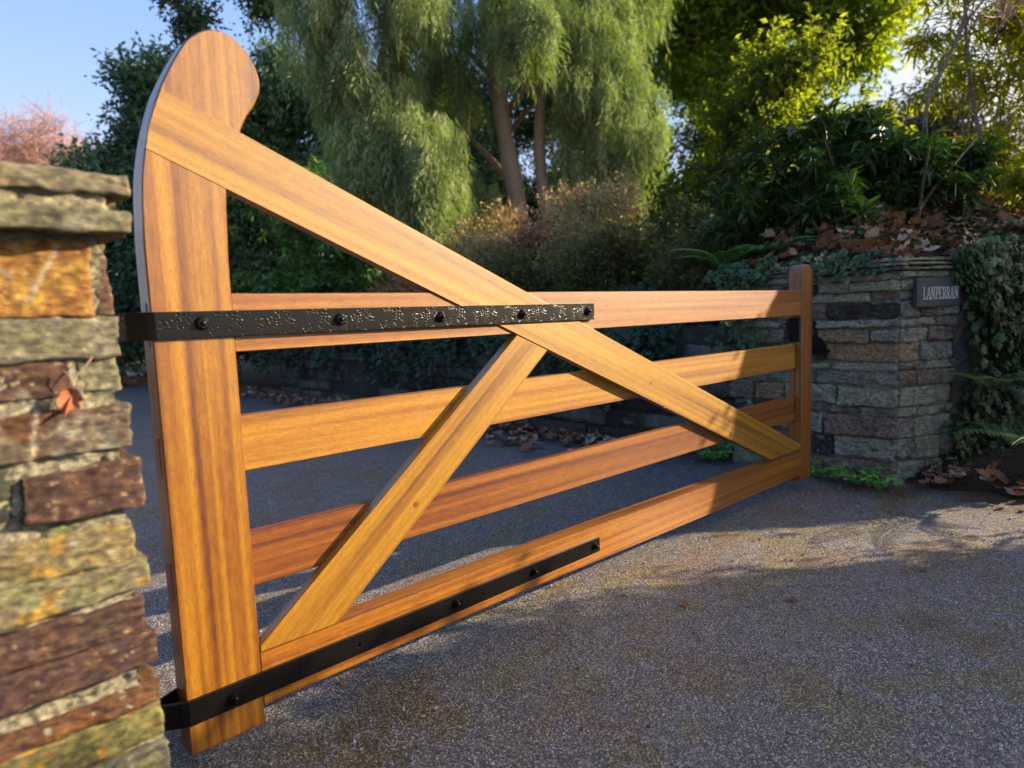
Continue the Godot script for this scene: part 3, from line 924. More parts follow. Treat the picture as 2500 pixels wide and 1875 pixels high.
# ---------------------------------------------------------------- plants
func leaf(g: Geo, o: Vector3, d: Vector3, up: Vector3, l: float, w: float, c: Color, fold := 0.25, droop := 0.0) -> void:
	var s := d.cross(up).normalized()
	var nn := s.cross(d)
	var mid := o + d * l * 0.5 - nn * w * fold
	var tip := o + d * l - Vector3(0, l * droop, 0)
	var a := o + d * l * 0.42 + s * w * 0.5 + nn * w * fold
	var b := o + d * l * 0.42 - s * w * 0.5 + nn * w * fold
	g.face(o, a, mid, c); g.face(a, tip, mid, c)
	g.face(o, mid, b, c); g.face(b, mid, tip, c)

func cluster(kind: String, seed: int) -> ArrayMesh:
	rng.seed = seed
	var g := Geo.new()
	match kind:
		"broad":   # whorl of long glossy leaves at the end of a shoot
			for k in 11:
				var a := k * 2.4 + rf(-0.3, 0.3)
				var lift := rf(-0.35, 0.75)
				var d := Vector3(cos(a), lift, sin(a)).normalized()
				leaf(g, Vector3(0, -0.02 * k * 0.4, 0), d, Vector3.UP, rf(0.11, 0.17), rf(0.035, 0.05), Color(1, 1, 1) * rf(0.75, 1.2), 0.18, rf(0.1, 0.35))
			g.tube([Vector3(0, -0.16, 0), Vector3(0, 0.01, 0)], [0.004, 0.003], 5, Color(0.5, 0.4, 0.3))
		"small":   # spray of small leaves on side shoots
			for k in 4:
				var dir := (rdir() + Vector3(0, 0.25, 0)).normalized()
				for j in 9:
					var o := dir * (0.03 + 0.028 * j) + rdir() * 0.02
					leaf(g, o, (dir * 0.3 + rdir()).normalized(), rdir(), rf(0.04, 0.065), rf(0.022, 0.034), Color(1, 1, 1) * rf(0.7, 1.25), 0.15, 0.15)
		"strand":  # hanging shoot with narrow leaves
			for k in 3:
				var o := rdir() * 0.06
				var lean := Vector3(rf(-0.35, 0.35), -1, rf(-0.35, 0.35)).normalized()
				var l := rf(0.3, 0.55)
				for j in 13:
					var t := (j + 0.5) / 13.0
					var p := o + lean * l * t + Vector3(0, 0.06 * (1 - t), 0)
					var d := (lean * 0.8 + rdir() * 0.75).normalized()
					leaf(g, p, d, rdir(), rf(0.07, 0.12), rf(0.009, 0.014), Color(1, 1, 1) * rf(0.75, 1.2), 0.1, 0.2)
		"bamboo":
			for k in 16:
				var a := rf(0, TAU)
				var d := Vector3(cos(a), rf(-0.5, 0.4), sin(a)).normalized()
				leaf(g, rdir() * 0.07, d, Vector3.UP, rf(0.10, 0.18), rf(0.014, 0.022), Color(1, 1, 1) * rf(0.7, 1.2), 0.12, 0.35)
		"ivy":
			for k in 9:
				var o := Vector3(rf(-0.07, 0.07), rf(-0.07, 0.07), rf(0, 0.03))
				var d := Vector3(rf(-0.6, 0.6), -1, rf(-0.1, 0.35)).normalized()
				var s := rf(0.028, 0.05)
				var nn := Vector3(rf(-0.5, 0.5), rf(-0.2, 0.6), 1).normalized()
				var e := d.cross(nn).normalized()
				d = nn.cross(e)
				if d.y > 0: d = -d
				var c := Color(1, 1, 1) * rf(0.7, 1.3)
				# five-pointed blade
				var m := o + d * s * 0.45
				var ring := [o, o + e * s * 0.42 + d * s * 0.02, o + e * s * 0.26 + d * s * 0.4, o + e * s * 0.5 + d * s * 0.55, o + d * s * 1.05, o - e * s * 0.5 + d * s * 0.55, o - e * s * 0.26 + d * s * 0.4, o - e * s * 0.42 + d * s * 0.02]
				for q in ring.size(): g.face(ring[q], ring[(q + 1) % ring.size()], m + nn * s * 0.08, c)
		"twigs":
			for k in 5:
				var d := (rdir() + Vector3(0, 0.9, 0)).normalized()
				var p := Vector3.ZERO
				var path := [p]
				for j in 4:
					d = (d + rdir() * 0.3).normalized()
					p += d * 0.13
					path.append(p)
				g.tube(path, [0.006, 0.005, 0.004, 0.003, 0.0015], 4)
				for j in 3:
					var b: Vector3 = path[j + 1]
					var e := (d + rdir() * 0.8).normalized()
					g.tube([b, b + e * 0.1, b + (e + rdir() * 0.2) * 0.2], [0.004, 0.003, 0.0015], 4)
		"brush":   # dry thin stalks with a few leaves
			for k in 5:
				var d := (rdir() + Vector3(0, 1.0, 0)).normalized()
				g.tube([Vector3.ZERO, d * 0.14, d * 0.3 + rdir() * 0.03], [0.003, 0.0025, 0.001], 4, Color(1.3, 0.8, 0.6))
				for j in 5: leaf(g, d * rf(0.08, 0.3), rdir(), rdir(), rf(0.03, 0.055), rf(0.014, 0.022), Color(1, 1, 1) * rf(0.7, 1.3), 0.1, 0.1)
	return g.mesh()

var kinds := {}
func crown(parent: Node, called: String, kind: String, clumps: Array, mat: Material, lo: Color, hi: Color, sub := 7, size := Vector2(0.8, 1.3), spread := 0.4, upright := false) -> void:
	# clumps: [centre, radii, number of shoots]; shoots gather in smaller tufts inside each
	if not kinds.has(kind): kinds[kind] = [cluster(kind, 400 + kinds.size() * 10), cluster(kind, 401 + kinds.size() * 10), cluster(kind, 402 + kinds.size() * 10)]
	rng.seed = hash(called) + int(clumps[0][0].x * 1000.0)
	var xf := [[], [], []]
	var cs := [[], [], []]
	for c in clumps:
		var tufts := []
		for k in maxi(2, int(sub * c[2] / 100.0)):
			var d := rdir()
			tufts.append([c[0] + d * c[1] * pow(rng.randf(), 0.4), rf(0.6, 1.3), rng.randf()])
		for k in c[2]:
			var t: Array = tufts[rng.randi() % tufts.size()]
			var r: float = spread * t[1] * minf(c[1].x, c[1].y)
			var p: Vector3 = t[0] + rdir() * Vector3(1.15, 0.8, 1.15) * r * sqrt(rng.randf())
			var b := Basis(Vector3.UP, rf(0, TAU))
			if not upright: b = Basis(rdir(), rf(0, 0.9)) * b
			var v := rng.randi() % 3
			xf[v].append(Transform3D(b.scaled(Vector3.ONE * rf(size.x, size.y)), p))
			cs[v].append(lo.lerp(hi, clampf(t[2] * 0.55 + rng.randf() * 0.5, 0, 1)))
	for v in 3:
		if xf[v].size(): many(called, kinds[kind][v], mat, xf[v], cs[v], parent)

func limb(parent: Node, called: String, path: Array, r0: float, r1: float, c: Color, sides := 9, smooth_ := 4) -> void:
	var pts := []
	var rad := []
	for k in path.size() - 1:
		for j in smooth_:
			var t := float(j) / smooth_
			pts.append(path[k].cubic_interpolate(path[k + 1], path[maxi(k - 1, 0)], path[mini(k + 2, path.size() - 1)], t))
	pts.append(path[-1])
	for k in pts.size():
		var t := float(k) / (pts.size() - 1)
		rad.append(lerpf(r0, r1, t) * (1.0 + 0.12 * sin(k * 2.3 + r0 * 90)))
	var g := Geo.new()
	g.tube(pts, rad, sides, c)
	put(called, g.mesh(), M.bark, parent)

func lobed_leaf(seed: int, size: float, curl: float) -> ArrayMesh:
	# a fallen leaf with pointed lobes, lying on the xz plane, edges curled up
	rng.seed = seed
	var g := Geo.new()
	var lobes := [[0.0, 0.62], [0.3, 0.66], [0.6, 0.85], [0.85, 0.76], [1.15, 0.95], [1.4, 0.85], [1.57, 1.1], [1.74, 0.85], [1.99, 0.95], [2.29, 0.76], [2.54, 0.85], [2.84, 0.66], [3.14, 0.62], [3.7, 0.5], [4.4, 0.42], [5.0, 0.42], [5.7, 0.5]]
	var ring := []
	for l in lobes:
		var r: float = l[1] * size * rf(0.85, 1.15)
		ring.append(Vector3(cos(l[0]) * r, curl * r * r / size * rf(0.4, 1.0) + rf(0, 0.15) * size, -sin(l[0]) * r))
	var mid := []
	for p in ring: mid.append(p * 0.5 + Vector3(0, rf(-0.05, 0.05) * size, 0))
	var o := Vector3(0, size * 0.05, 0)
	for k in ring.size():
		var q := (k + 1) % ring.size()
		var c := Color(1, 1, 1) * rf(0.8, 1.2)
		g.face(o, mid[q], mid[k], c)
		g.face(mid[k], mid[q], ring[q], c)
		g.face(mid[k], ring[q], ring[k], c)
	g.tube([o, Vector3(0, 0.2 * size, 0.5 * size), Vector3(0.1 * size, 0.3 * size, 0.9 * size)], [size * 0.03, size * 0.025, size * 0.02], 4, Color(0.8, 0.7, 0.6))
	return g.mesh()

func fern(at: Vector3, turn: float, n: int, size: float, label: String, lo: Color, hi: Color, tilt := 0.55) -> void:
	var f := thing("fern", label, "fern", at, "ferns growing by the pier")
	rng.seed = int(at.x * 1000 + at.z * 77)
	for k in n:
		var a := turn + TAU * k / n + rf(-0.3, 0.3)
		var l := size * rf(0.75, 1.15)
		var g := Geo.new()
		var c := lo.lerp(hi, rng.randf())
		var path := []
		var out := Vector3(cos(a), 0, sin(a))
		for j in 13:
			var t := j / 12.0
			path.append(out * l * (t * tilt + t * t * 0.35) + Vector3.UP * l * (t * 0.95 - t * t * 0.62))
		var rr := []
		for j in 13: rr.append(0.003 * (1.1 - j / 12.0) + 0.0006)
		g.tube(path, rr, 4, c * 0.7)
		for j in range(2, 25):
			var t := j / 25.0
			var p: Vector3 = path[int(t * 12)].lerp(path[mini(int(t * 12) + 1, 12)], fmod(t * 12, 1.0))
			var d: Vector3 = (path[mini(int(t * 12) + 1, 12)] - path[int(t * 12)]).normalized()
			var s := d.cross(Vector3.UP).normalized()
			var w := l * 0.20 * sin(PI * pow(t, 0.7)) + 0.012
			for q in [-1.0, 1.0]:
				leaf(g, p, (s * q + d * 0.35 - Vector3(0, 0.15, 0)).normalized(), Vector3.UP, w, l * 0.034, c * rf(0.85, 1.15), 0.1, 0.12)
		put("frond", g.mesh(), M.fern, f)

func weed(at: Vector3, n: int, size: float, label: String) -> void:
	var f := thing("small_weed", label, "plant", at, "small green plants at the foot of the pier")
	rng.seed = int(at.x * 1000 - at.z * 770)
	for k in n:
		var a := rf(0, TAU)
		var d := Vector3(cos(a) * rf(0.3, 1), rf(0.35, 0.9), sin(a) * rf(0.3, 1)).normalized()
		var l := size * rf(0.5, 1.1)
		var g := Geo.new()
		var c := Color(0.11, 0.26, 0.04).lerp(Color(0.20, 0.38, 0.07), rng.randf())
		var tip := d * l
		g.tube([Vector3.ZERO, tip * 0.5 + Vector3(0, 0.01, 0), tip], [0.0015, 0.0013, 0.001], 4, c)
		var side := d.cross(Vector3.UP).normalized()
		for q in [[Vector3(d.x, 0.1, d.z), 1.0], [Vector3(d.x, 0.1, d.z) * 0.4 + side, 0.8], [Vector3(d.x, 0.1, d.z) * 0.4 - side, 0.8]]:
			leaf(g, tip, q[0].normalized(), Vector3.UP, size * 0.42 * q[1], size * 0.34 * q[1], c * rf(0.85, 1.15), 0.12, 0.2)
		put("leaf", g.mesh(), M.fern, f)

func build_plants() -> void:
	M.glossy = leafy(0.42, Color(0.45, 0.55, 0.15), 0.4)
	M.green = leafy(0.5, Color(0.75, 0.9, 0.3), 0.4)
	M.dry = leafy(0.8, Color(0.3, 0.25, 0.15), 0.25)
	M.sunny = leafy(0.55, Color(1.1, 1.2, 0.4), 0.3)
	M.fern = leafy(0.5, Color(0.45, 0.6, 0.18), 0.4)
	var bark := Color(0.74, 0.52, 0.36)
	# tall weeping conifer in the middle
	var t := thing("weeping_tree", "tall tree with drooping feathery light green foliage and two tan trunks", "tree")
	limb(t, "trunk", [Vector3(6.20, 0.90, -5.30), Vector3(6.12, 2.35, -5.34), Vector3(5.95, 3.89, -5.49), Vector3(5.86, 5.82, -5.62), Vector3(5.76, 8.71, -5.73)], 0.15, 0.08, bark)
	limb(t, "trunk", [Vector3(6.48, 0.90, -5.01), Vector3(6.46, 2.06, -5.05), Vector3(6.34, 3.31, -5.14), Vector3(6.44, 5.33, -4.95)], 0.15, 0.05, bark)
	for q in [[3.0, -1.3, 0.7, -0.8], [3.6, 1.0, 0.6, 0.8], [4.2, -1.7, 0.9, -1.0], [4.4, 1.3, 0.8, 0.9], [5.2, -1.2, 1.0, -0.6], [3.9, 0.4, 0.5, 1.3]]:
		var o := Vector3(6.25, q[0], -5.7)
		limb(t, "limb", [o, o + Vector3(q[1] * 0.5, q[2], q[3] * 0.5), o + Vector3(q[1], q[2] * 0.8, q[3])], 0.05, 0.015, bark * 0.8, 6)
	var cl := []
	rng.seed = 5
	for c in [[3.48, 4.57, -5.89, 0.51, 0.94, 200], [3.91, 3.89, -5.63, 0.59, 0.85, 260], [4.16, 4.91, -5.21, 0.59, 0.77, 220], [3.74, 3.04, -5.63, 0.47, 0.59, 200], [4.25, 2.96, -5.04, 0.47, 0.68, 240], [5.40, 4.50, -6.00, 0.60, 0.90, 220], [5.90, 5.40, -5.30, 0.70, 0.90, 240], [6.70, 5.20, -4.70, 0.70, 0.90, 240], [7.20, 4.50, -4.50, 0.65, 1.00, 260], [7.30, 3.50, -4.30, 0.55, 0.80, 220], [6.70, 3.90, -4.60, 0.50, 0.90, 220], [4.16, 2.28, -5.12, 0.38, 0.42, 130], [7.00, 2.70, -4.40, 0.40, 0.50, 110], [4.08, 5.59, -5.55, 0.77, 0.68, 200], [6.40, 6.40, -5.60, 1.00, 0.80, 220], [7.60, 5.70, -4.40, 0.60, 0.80, 140], [5.70, 2.60, -5.70, 0.35, 0.50, 70]]:
		cl.append([Vector3(c[0], c[1], c[2]), Vector3(c[3], c[4], c[3]), int(c[5] * 1.75)])
	for c in [[5.45, 4.9, -4.6, 0.4, 0.7, 110], [5.55, 4.55, -4.4, 0.35, 0.4, 70], [4.6, 2.75, -5.2, 0.35, 0.35, 90]]:
		cl.append([Vector3(c[0], c[1], c[2]), Vector3(c[3], c[4], c[3]), int(c[5] * 2.0)])
	crown(t, "crown", "strand", cl, M.green, Color(0.150, 0.196, 0.060), Color(0.504, 0.519, 0.239), 11, Vector2(0.7, 1.2), 0.24, true)
	# dark evergreens on the left
	var oak := thing("dark_evergreen", "dark blue-green evergreen tree rising behind the curved post head", "tree")
	limb(oak, "trunk", [Vector3(3.9, 0.0, -12.2), Vector3(3.8, 2.0, -12.1), Vector3(4.0, 4.5, -12.3)], 0.22, 0.08, Color(0.12, 0.09, 0.07))
	crown(oak, "crown", "small", [[Vector3(3.3, 5.3, -11.9), Vector3(0.45, 0.55, 0.5), 160], [Vector3(3.7, 4.3, -12.0), Vector3(0.9, 0.7, 0.8), 420], [Vector3(2.6, 3.3, -12.1), Vector3(0.9, 0.8, 0.8), 420], [Vector3(3.6, 2.9, -11.8), Vector3(1.1, 1.0, 0.9), 560], [Vector3(2.7, 1.7, -12.0), Vector3(1.0, 0.9, 0.8), 420], [Vector3(4.3, 1.5, -11.5), Vector3(1.0, 1.0, 0.9), 420], [Vector3(4.6, 3.6, -11.8), Vector3(0.7, 0.8, 0.8), 300]], M.glossy, Color(0.025, 0.066, 0.041), Color(0.111, 0.194, 0.083), 6, Vector2(1.5, 2.3), 0.4)
	var oak2 := thing("dark_evergreen", "taller dark evergreen tree between the post head and the weeping tree", "tree")
	limb(oak2, "trunk", [Vector3(6.3, 0.5, -12.6), Vector3(6.2, 3.0, -12.5), Vector3(6.0, 6.0, -12.4)], 0.25, 0.08, Color(0.12, 0.09, 0.07))
	crown(oak2, "crown", "small", [[Vector3(4.9, 5.6, -12.4), Vector3(0.5, 0.6, 0.5), 190], [Vector3(5.5, 4.8, -12.3), Vector3(0.9, 0.9, 0.8), 420], [Vector3(6.3, 5.8, -12.2), Vector3(0.9, 0.9, 0.8), 380], [Vector3(5.4, 3.2, -12.0), Vector3(1.1, 1.1, 1.0), 560], [Vector3(6.6, 3.6, -11.6), Vector3(1.2, 1.2, 1.0), 520], [Vector3(7.2, 5.0, -11.8), Vector3(1.1, 1.2, 1.0), 420], [Vector3(5.9, 1.5, -11.6), Vector3(1.2, 1.0, 1.0), 480], [Vector3(8.2, 3.0, -11.0), Vector3(1.2, 1.4, 1.0), 480]], M.glossy, Color(0.030, 0.072, 0.036), Color(0.138, 0.235, 0.083), 6, Vector2(1.5, 2.3), 0.4)
	var oak3 := thing("dark_evergreen", "dark evergreen tree filling the gaps behind the weeping tree's trunks", "tree")
	limb(oak3, "trunk", [Vector3(9.6, 0.8, -10.2), Vector3(9.5, 3.0, -10.2), Vector3(9.4, 6.0, -10.0)], 0.25, 0.08, Color(0.12, 0.09, 0.07))
	crown(oak3, "crown", "small", [[Vector3(8.8, 5.6, -10.6), Vector3(1.3, 1.3, 1.0), 520], [Vector3(9.6, 4.0, -10.0), Vector3(1.2, 1.2, 1.0), 520], [Vector3(10.4, 6.0, -9.2), Vector3(1.2, 1.3, 1.0), 520], [Vector3(9.0, 2.6, -9.6), Vector3(1.3, 0.9, 1.0), 420], [Vector3(10.4, 3.0, -8.6), Vector3(1.2, 1.0, 1.0), 420]], M.glossy, Color(0.033, 0.070, 0.031), Color(0.111, 0.189, 0.066), 6, Vector2(1.5, 2.3), 0.42)
	# sprigs that hang in from an overhead branch at the top left
	var sprig := thing("overhanging_branch", "dark leafy branch hanging in from above the curved post head", "branch")
	limb(sprig, "limb", [Vector3(5.2, 7.2, -8.6), Vector3(4.4, 7.0, -9.4), Vector3(3.6, 6.7, -10.0), Vector3(3.35, 6.0, -10.2)], 0.05, 0.01, Color(0.1, 0.08, 0.06), 6)
	crown(sprig, "crown", "small", [[Vector3(3.45, 6.05, -10.2), Vector3(0.3, 0.4, 0.3), 50], [Vector3(4.35, 6.35, -9.4), Vector3(0.35, 0.3, 0.3), 55], [Vector3(3.55, 5.6, -10.2), Vector3(0.15, 0.2, 0.2), 14]], M.glossy, Color(0.020, 0.048, 0.024), Color(0.085, 0.136, 0.051), 8, Vector2(1.3, 1.9), 0.5)
	# bare tree with pinkish twigs far off on the left
	var bare := thing("bare_tree", "far bare winter tree with pinkish twigs above the tall pillar", "tree")
	limb(bare, "trunk", [Vector3(3.6, 0.0, -26.5), Vector3(3.7, 3.0, -26.3), Vector3(3.8, 6.0, -26.1)], 0.3, 0.08, Color(0.30, 0.18, 0.14))
	limb(bare, "limb", [Vector3(3.7, 3.0, -26.3), Vector3(2.4, 5.4, -26.6), Vector3(1.6, 7.2, -26.6)], 0.12, 0.03, Color(0.34, 0.2, 0.15), 6)
	limb(bare, "limb", [Vector3(3.7, 3.4, -26.3), Vector3(5.4, 5.6, -26.0), Vector3(6.2, 7.0, -25.6)], 0.12, 0.03, Color(0.34, 0.2, 0.15), 6)
	crown(bare, "crown", "twigs", [[Vector3(3.8, 6.2, -26.1), Vector3(2.0, 1.5, 1.6), 420], [Vector3(1.8, 6.0, -26.6), Vector3(1.8, 1.5, 1.6), 420], [Vector3(5.6, 5.6, -25.8), Vector3(1.5, 1.2, 1.4), 300], [Vector3(3.4, 4.2, -26.2), Vector3(2.6, 1.2, 1.6), 300]], M.dry, Color(0.36, 0.20, 0.155), Color(0.50, 0.31, 0.25), 10, Vector2(1.3, 2.2), 0.6, true)
	# dark laurels under the trees, across the drive's end
	var lau := thing("laurel_shrub", "dark spreading laurel shrub seen through the gate below the diagonal", "shrub")
	limb(lau, "stem", [Vector3(4.2, 0.8, -7.6), Vector3(4.3, 1.6, -7.5), Vector3(4.1, 2.2, -7.4)], 0.05, 0.02, Color(0.1, 0.08, 0.06), 6)
	crown(lau, "crown", "broad", [[Vector3(4.0, 1.5, -7.3), Vector3(0.8, 0.6, 0.7), 330], [Vector3(4.9, 1.5, -6.6), Vector3(0.7, 0.6, 0.6), 260], [Vector3(4.3, 2.4, -7.3), Vector3(0.8, 0.7, 0.7), 330], [Vector3(4.1, 3.0, -8.2), Vector3(0.8, 0.7, 0.7), 260], [Vector3(5.2, 2.2, -7.0), Vector3(0.6, 0.6, 0.6), 200]], M.glossy, Color(0.046, 0.103, 0.046), Color(0.212, 0.389, 0.090), 8, Vector2(0.8, 1.3), 0.45)
	var lau2 := thing("laurel_shrub", "dark laurel thicket closing the far end of the drive beside the hanging post", "shrub")
	crown(lau2, "crown", "broad", [[Vector3(2.2, 1.0, -13.0), Vector3(1.5, 0.9, 0.8), 420], [Vector3(3.9, 1.1, -10.2), Vector3(1.0, 0.9, 0.8), 420], [Vector3(0.4, 1.4, -14.5), Vector3(1.8, 1.2, 0.8), 420], [Vector3(3.3, 2.4, -11.0), Vector3(0.8, 0.8, 0.7), 260]], M.glossy, Color(0.030, 0.072, 0.030), Color(0.128, 0.229, 0.065), 8, Vector2(1.0, 1.6), 0.45)
	# brown-green shrubs in the middle, behind the top rail
	var br := thing("dry_shrub", "brownish straggly shrub with dry stalks below the tan trunks", "shrub")
	crown(br, "crown", "brush", [[Vector3(4.4, 1.35, -4.2), Vector3(0.6, 0.4, 0.5), 360], [Vector3(5.0, 1.45, -3.9), Vector3(0.6, 0.35, 0.5), 380], [Vector3(5.3, 1.7, -3.2), Vector3(0.6, 0.5, 0.5), 380], [Vector3(4.6, 1.4, -3.0), Vector3(0.5, 0.4, 0.5), 300], [Vector3(5.0, 1.75, -4.9), Vector3(0.5, 0.4, 0.5), 260]], M.dry, Color(0.139, 0.197, 0.058), Color(0.603, 0.418, 0.220), 7, Vector2(0.8, 1.4), 0.45, true)
	var russet := thing("russet_shrub", "low russet shrub in front of the tan trunks, behind the diagonal brace", "shrub")
	crown(russet, "crown", "brush", [[Vector3(4.0, 1.15, -4.6), Vector3(0.4, 0.3, 0.4), 170], [Vector3(4.5, 1.5, -3.4), Vector3(0.3, 0.3, 0.3), 120]], M.dry, Color(0.16, 0.09, 0.05), Color(0.42, 0.24, 0.14), 8, Vector2(0.8, 1.4), 0.45, true)
	var br2 := thing("green_shrub", "low dark green shrub over the wall behind the top rail", "shrub")
	crown(br2, "crown", "brush", [[Vector3(4.3, 1.25, -2.2), Vector3(0.5, 0.35, 0.5), 360], [Vector3(4.8, 1.45, -1.9), Vector3(0.5, 0.4, 0.5), 340], [Vector3(4.2, 1.2, -1.4), Vector3(0.4, 0.3, 0.4), 220], [Vector3(4.1, 1.1, -3.2), Vector3(0.4, 0.3, 0.6), 240]], M.green, Color(0.05, 0.09, 0.025), Color(0.20, 0.19, 0.07), 7, Vector2(0.7, 1.2), 0.45, true)
	# taller trees on the right bank
	var holm := thing("sunlit_tree", "large evergreen tree with sunlit yellow-green leaves right of the weeping tree", "tree")
	limb(holm, "trunk", [Vector3(12.74, 1.29, -5.58), Vector3(12.59, 3.39, -5.28), Vector3(13.04, 5.79, -5.13), Vector3(12.74, 9.24, -5.58)], 0.2, 0.06, Color(0.22, 0.16, 0.11))
	limb(holm, "limb", [Vector3(12.74, 3.69, -5.28), Vector3(11.84, 4.59, -4.68), Vector3(11.39, 5.79, -4.23)], 0.07, 0.02, Color(0.22, 0.16, 0.11), 7)
	limb(holm, "limb", [Vector3(12.89, 4.59, -5.28), Vector3(13.64, 5.79, -4.23), Vector3(14.09, 6.99, -3.63)], 0.07, 0.02, Color(0.22, 0.16, 0.11), 7)
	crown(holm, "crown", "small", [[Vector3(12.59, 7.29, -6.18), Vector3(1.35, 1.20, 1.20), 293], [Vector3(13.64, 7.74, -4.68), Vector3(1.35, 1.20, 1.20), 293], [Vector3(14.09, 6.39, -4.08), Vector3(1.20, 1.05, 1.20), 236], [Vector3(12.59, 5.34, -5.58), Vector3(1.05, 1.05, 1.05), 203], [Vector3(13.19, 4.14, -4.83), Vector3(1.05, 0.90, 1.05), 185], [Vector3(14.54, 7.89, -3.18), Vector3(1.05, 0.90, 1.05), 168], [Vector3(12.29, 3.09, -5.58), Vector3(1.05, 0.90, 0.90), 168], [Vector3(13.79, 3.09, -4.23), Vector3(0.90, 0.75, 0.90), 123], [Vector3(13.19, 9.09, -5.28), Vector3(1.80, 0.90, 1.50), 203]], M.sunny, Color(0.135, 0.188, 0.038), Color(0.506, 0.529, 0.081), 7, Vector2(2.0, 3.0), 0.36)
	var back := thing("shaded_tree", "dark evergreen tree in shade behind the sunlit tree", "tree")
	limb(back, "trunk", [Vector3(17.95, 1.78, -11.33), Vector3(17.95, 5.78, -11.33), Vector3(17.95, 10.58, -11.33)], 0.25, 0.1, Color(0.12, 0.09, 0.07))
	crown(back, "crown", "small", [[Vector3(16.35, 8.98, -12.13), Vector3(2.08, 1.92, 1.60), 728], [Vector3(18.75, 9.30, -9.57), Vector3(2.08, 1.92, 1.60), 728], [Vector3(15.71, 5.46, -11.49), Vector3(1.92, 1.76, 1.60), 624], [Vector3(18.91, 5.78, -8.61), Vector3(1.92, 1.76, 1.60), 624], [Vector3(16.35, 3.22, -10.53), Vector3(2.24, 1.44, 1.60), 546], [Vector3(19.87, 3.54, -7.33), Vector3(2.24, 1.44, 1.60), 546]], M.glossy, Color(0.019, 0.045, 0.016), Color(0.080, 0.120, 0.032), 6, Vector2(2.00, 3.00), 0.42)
	# rhododendron on the bank above the pier
	var rh := thing("rhododendron", "dark big-leaved rhododendron bush on the bank above the pier", "shrub")
	for q in [[4.3, -0.1, 4.1, 2.3, -0.4], [4.5, -0.2, 4.7, 2.4, 0.0], [4.4, 0.0, 4.9, 2.1, 0.35], [4.35, -0.3, 4.4, 2.1, -0.8], [4.5, 0.1, 4.4, 2.0, 0.2]]:
		limb(rh, "stem", [Vector3(q[0], 1.35, q[1]), Vector3(lerpf(q[0], q[2], 0.4), 1.75, lerpf(q[1], q[4], 0.5)), Vector3(q[2], q[3], q[4])], 0.014, 0.006, Color(0.25, 0.18, 0.13), 6)
	crown(rh, "crown", "broad", [[Vector3(4.25, 2.0, -0.55), Vector3(0.38, 0.32, 0.3), 120], [Vector3(4.65, 2.15, -0.2), Vector3(0.35, 0.32, 0.3), 120], [Vector3(4.95, 1.95, 0.12), Vector3(0.34, 0.22, 0.25), 80], [Vector3(4.3, 1.65, -0.3), Vector3(0.4, 0.25, 0.35), 100], [Vector3(4.15, 1.65, -0.95), Vector3(0.34, 0.3, 0.3), 80], [Vector3(4.75, 1.75, 0.05), Vector3(0.3, 0.22, 0.3), 60]], M.glossy, Color(0.026, 0.058, 0.018), Color(0.098, 0.169, 0.039), 14, Vector2(0.75, 1.15), 0.5)
	var sunny := thing("sunlit_shrub", "bright yellow-green shrub behind the rhododendron, left of the blue gap", "shrub")
	limb(sunny, "stem", [Vector3(6.3, 1.6, -1.7), Vector3(6.2, 2.2, -1.7), Vector3(6.4, 2.9, -1.5)], 0.03, 0.01, Color(0.3, 0.22, 0.15), 6)
	limb(sunny, "stem", [Vector3(6.3, 1.6, -1.7), Vector3(6.0, 2.1, -1.9), Vector3(5.9, 2.6, -2.1)], 0.025, 0.008, Color(0.3, 0.22, 0.15), 6)
	crown(sunny, "crown", "small", [[Vector3(6.2, 2.75, -1.7), Vector3(0.5, 0.45, 0.45), 150], [Vector3(6.7, 2.5, -1.1), Vector3(0.45, 0.4, 0.4), 120], [Vector3(5.8, 2.2, -2.2), Vector3(0.5, 0.45, 0.45), 130], [Vector3(6.4, 3.4, -1.6), Vector3(0.4, 0.35, 0.35), 80], [Vector3(5.5, 1.8, -1.5), Vector3(0.4, 0.3, 0.35), 70]], M.sunny, Color(0.09, 0.11, 0.03), Color(0.33, 0.33, 0.10), 10, Vector2(1.1, 1.8), 0.42)
	# bamboo-like yellow-green growth at the right edge
	var bam := thing("bamboo_clump", "yellow-green bamboo-like clump with pale canes at the right edge", "bamboo")
	rng.seed = 31
	for k in 16:
		var b := Vector3(6.1 + rf(-0.5, 0.8), 1.7, 0.3 + rf(-0.5, 0.9))
		limb(bam, "cane", [b, b + Vector3(rf(-0.15, 0.15), 1.0, rf(-0.15, 0.15)), b + Vector3(rf(-0.5, 0.4), 2.2, rf(-0.3, 0.3))], 0.011, 0.004, Color(0.62, 0.54, 0.30), 5)
	crown(bam, "crown", "bamboo", [[Vector3(6.0, 3.0, 0.1), Vector3(0.5, 0.6, 0.5), 161], [Vector3(6.5, 2.9, 0.6), Vector3(0.6, 0.7, 0.5), 186], [Vector3(6.4, 2.2, 0.4), Vector3(0.6, 0.45, 0.5), 148], [Vector3(6.4, 3.9, 0.3), Vector3(0.7, 0.6, 0.5), 161], [Vector3(5.6, 1.9, 0.55), Vector3(0.35, 0.25, 0.3), 55]], M.sunny, Color(0.30, 0.30, 0.05), Color(0.66, 0.55, 0.13), 9, Vector2(0.8, 1.3), 0.42)
	# bare branches that reach across the gap
	var bb := thing("bare_branch", "bare pinkish branches reaching up across the blue gap in the trees", "branch")
	var bc := Color(0.52, 0.37, 0.28)
	limb(bb, "limb", [Vector3(5.35, 1.7, 0.0), Vector3(5.2, 2.4, -0.05), Vector3(5.45, 3.0, 0.1), Vector3(5.55, 3.7, 0.2), Vector3(5.9, 4.3, 0.2)], 0.022, 0.008, bc, 6)
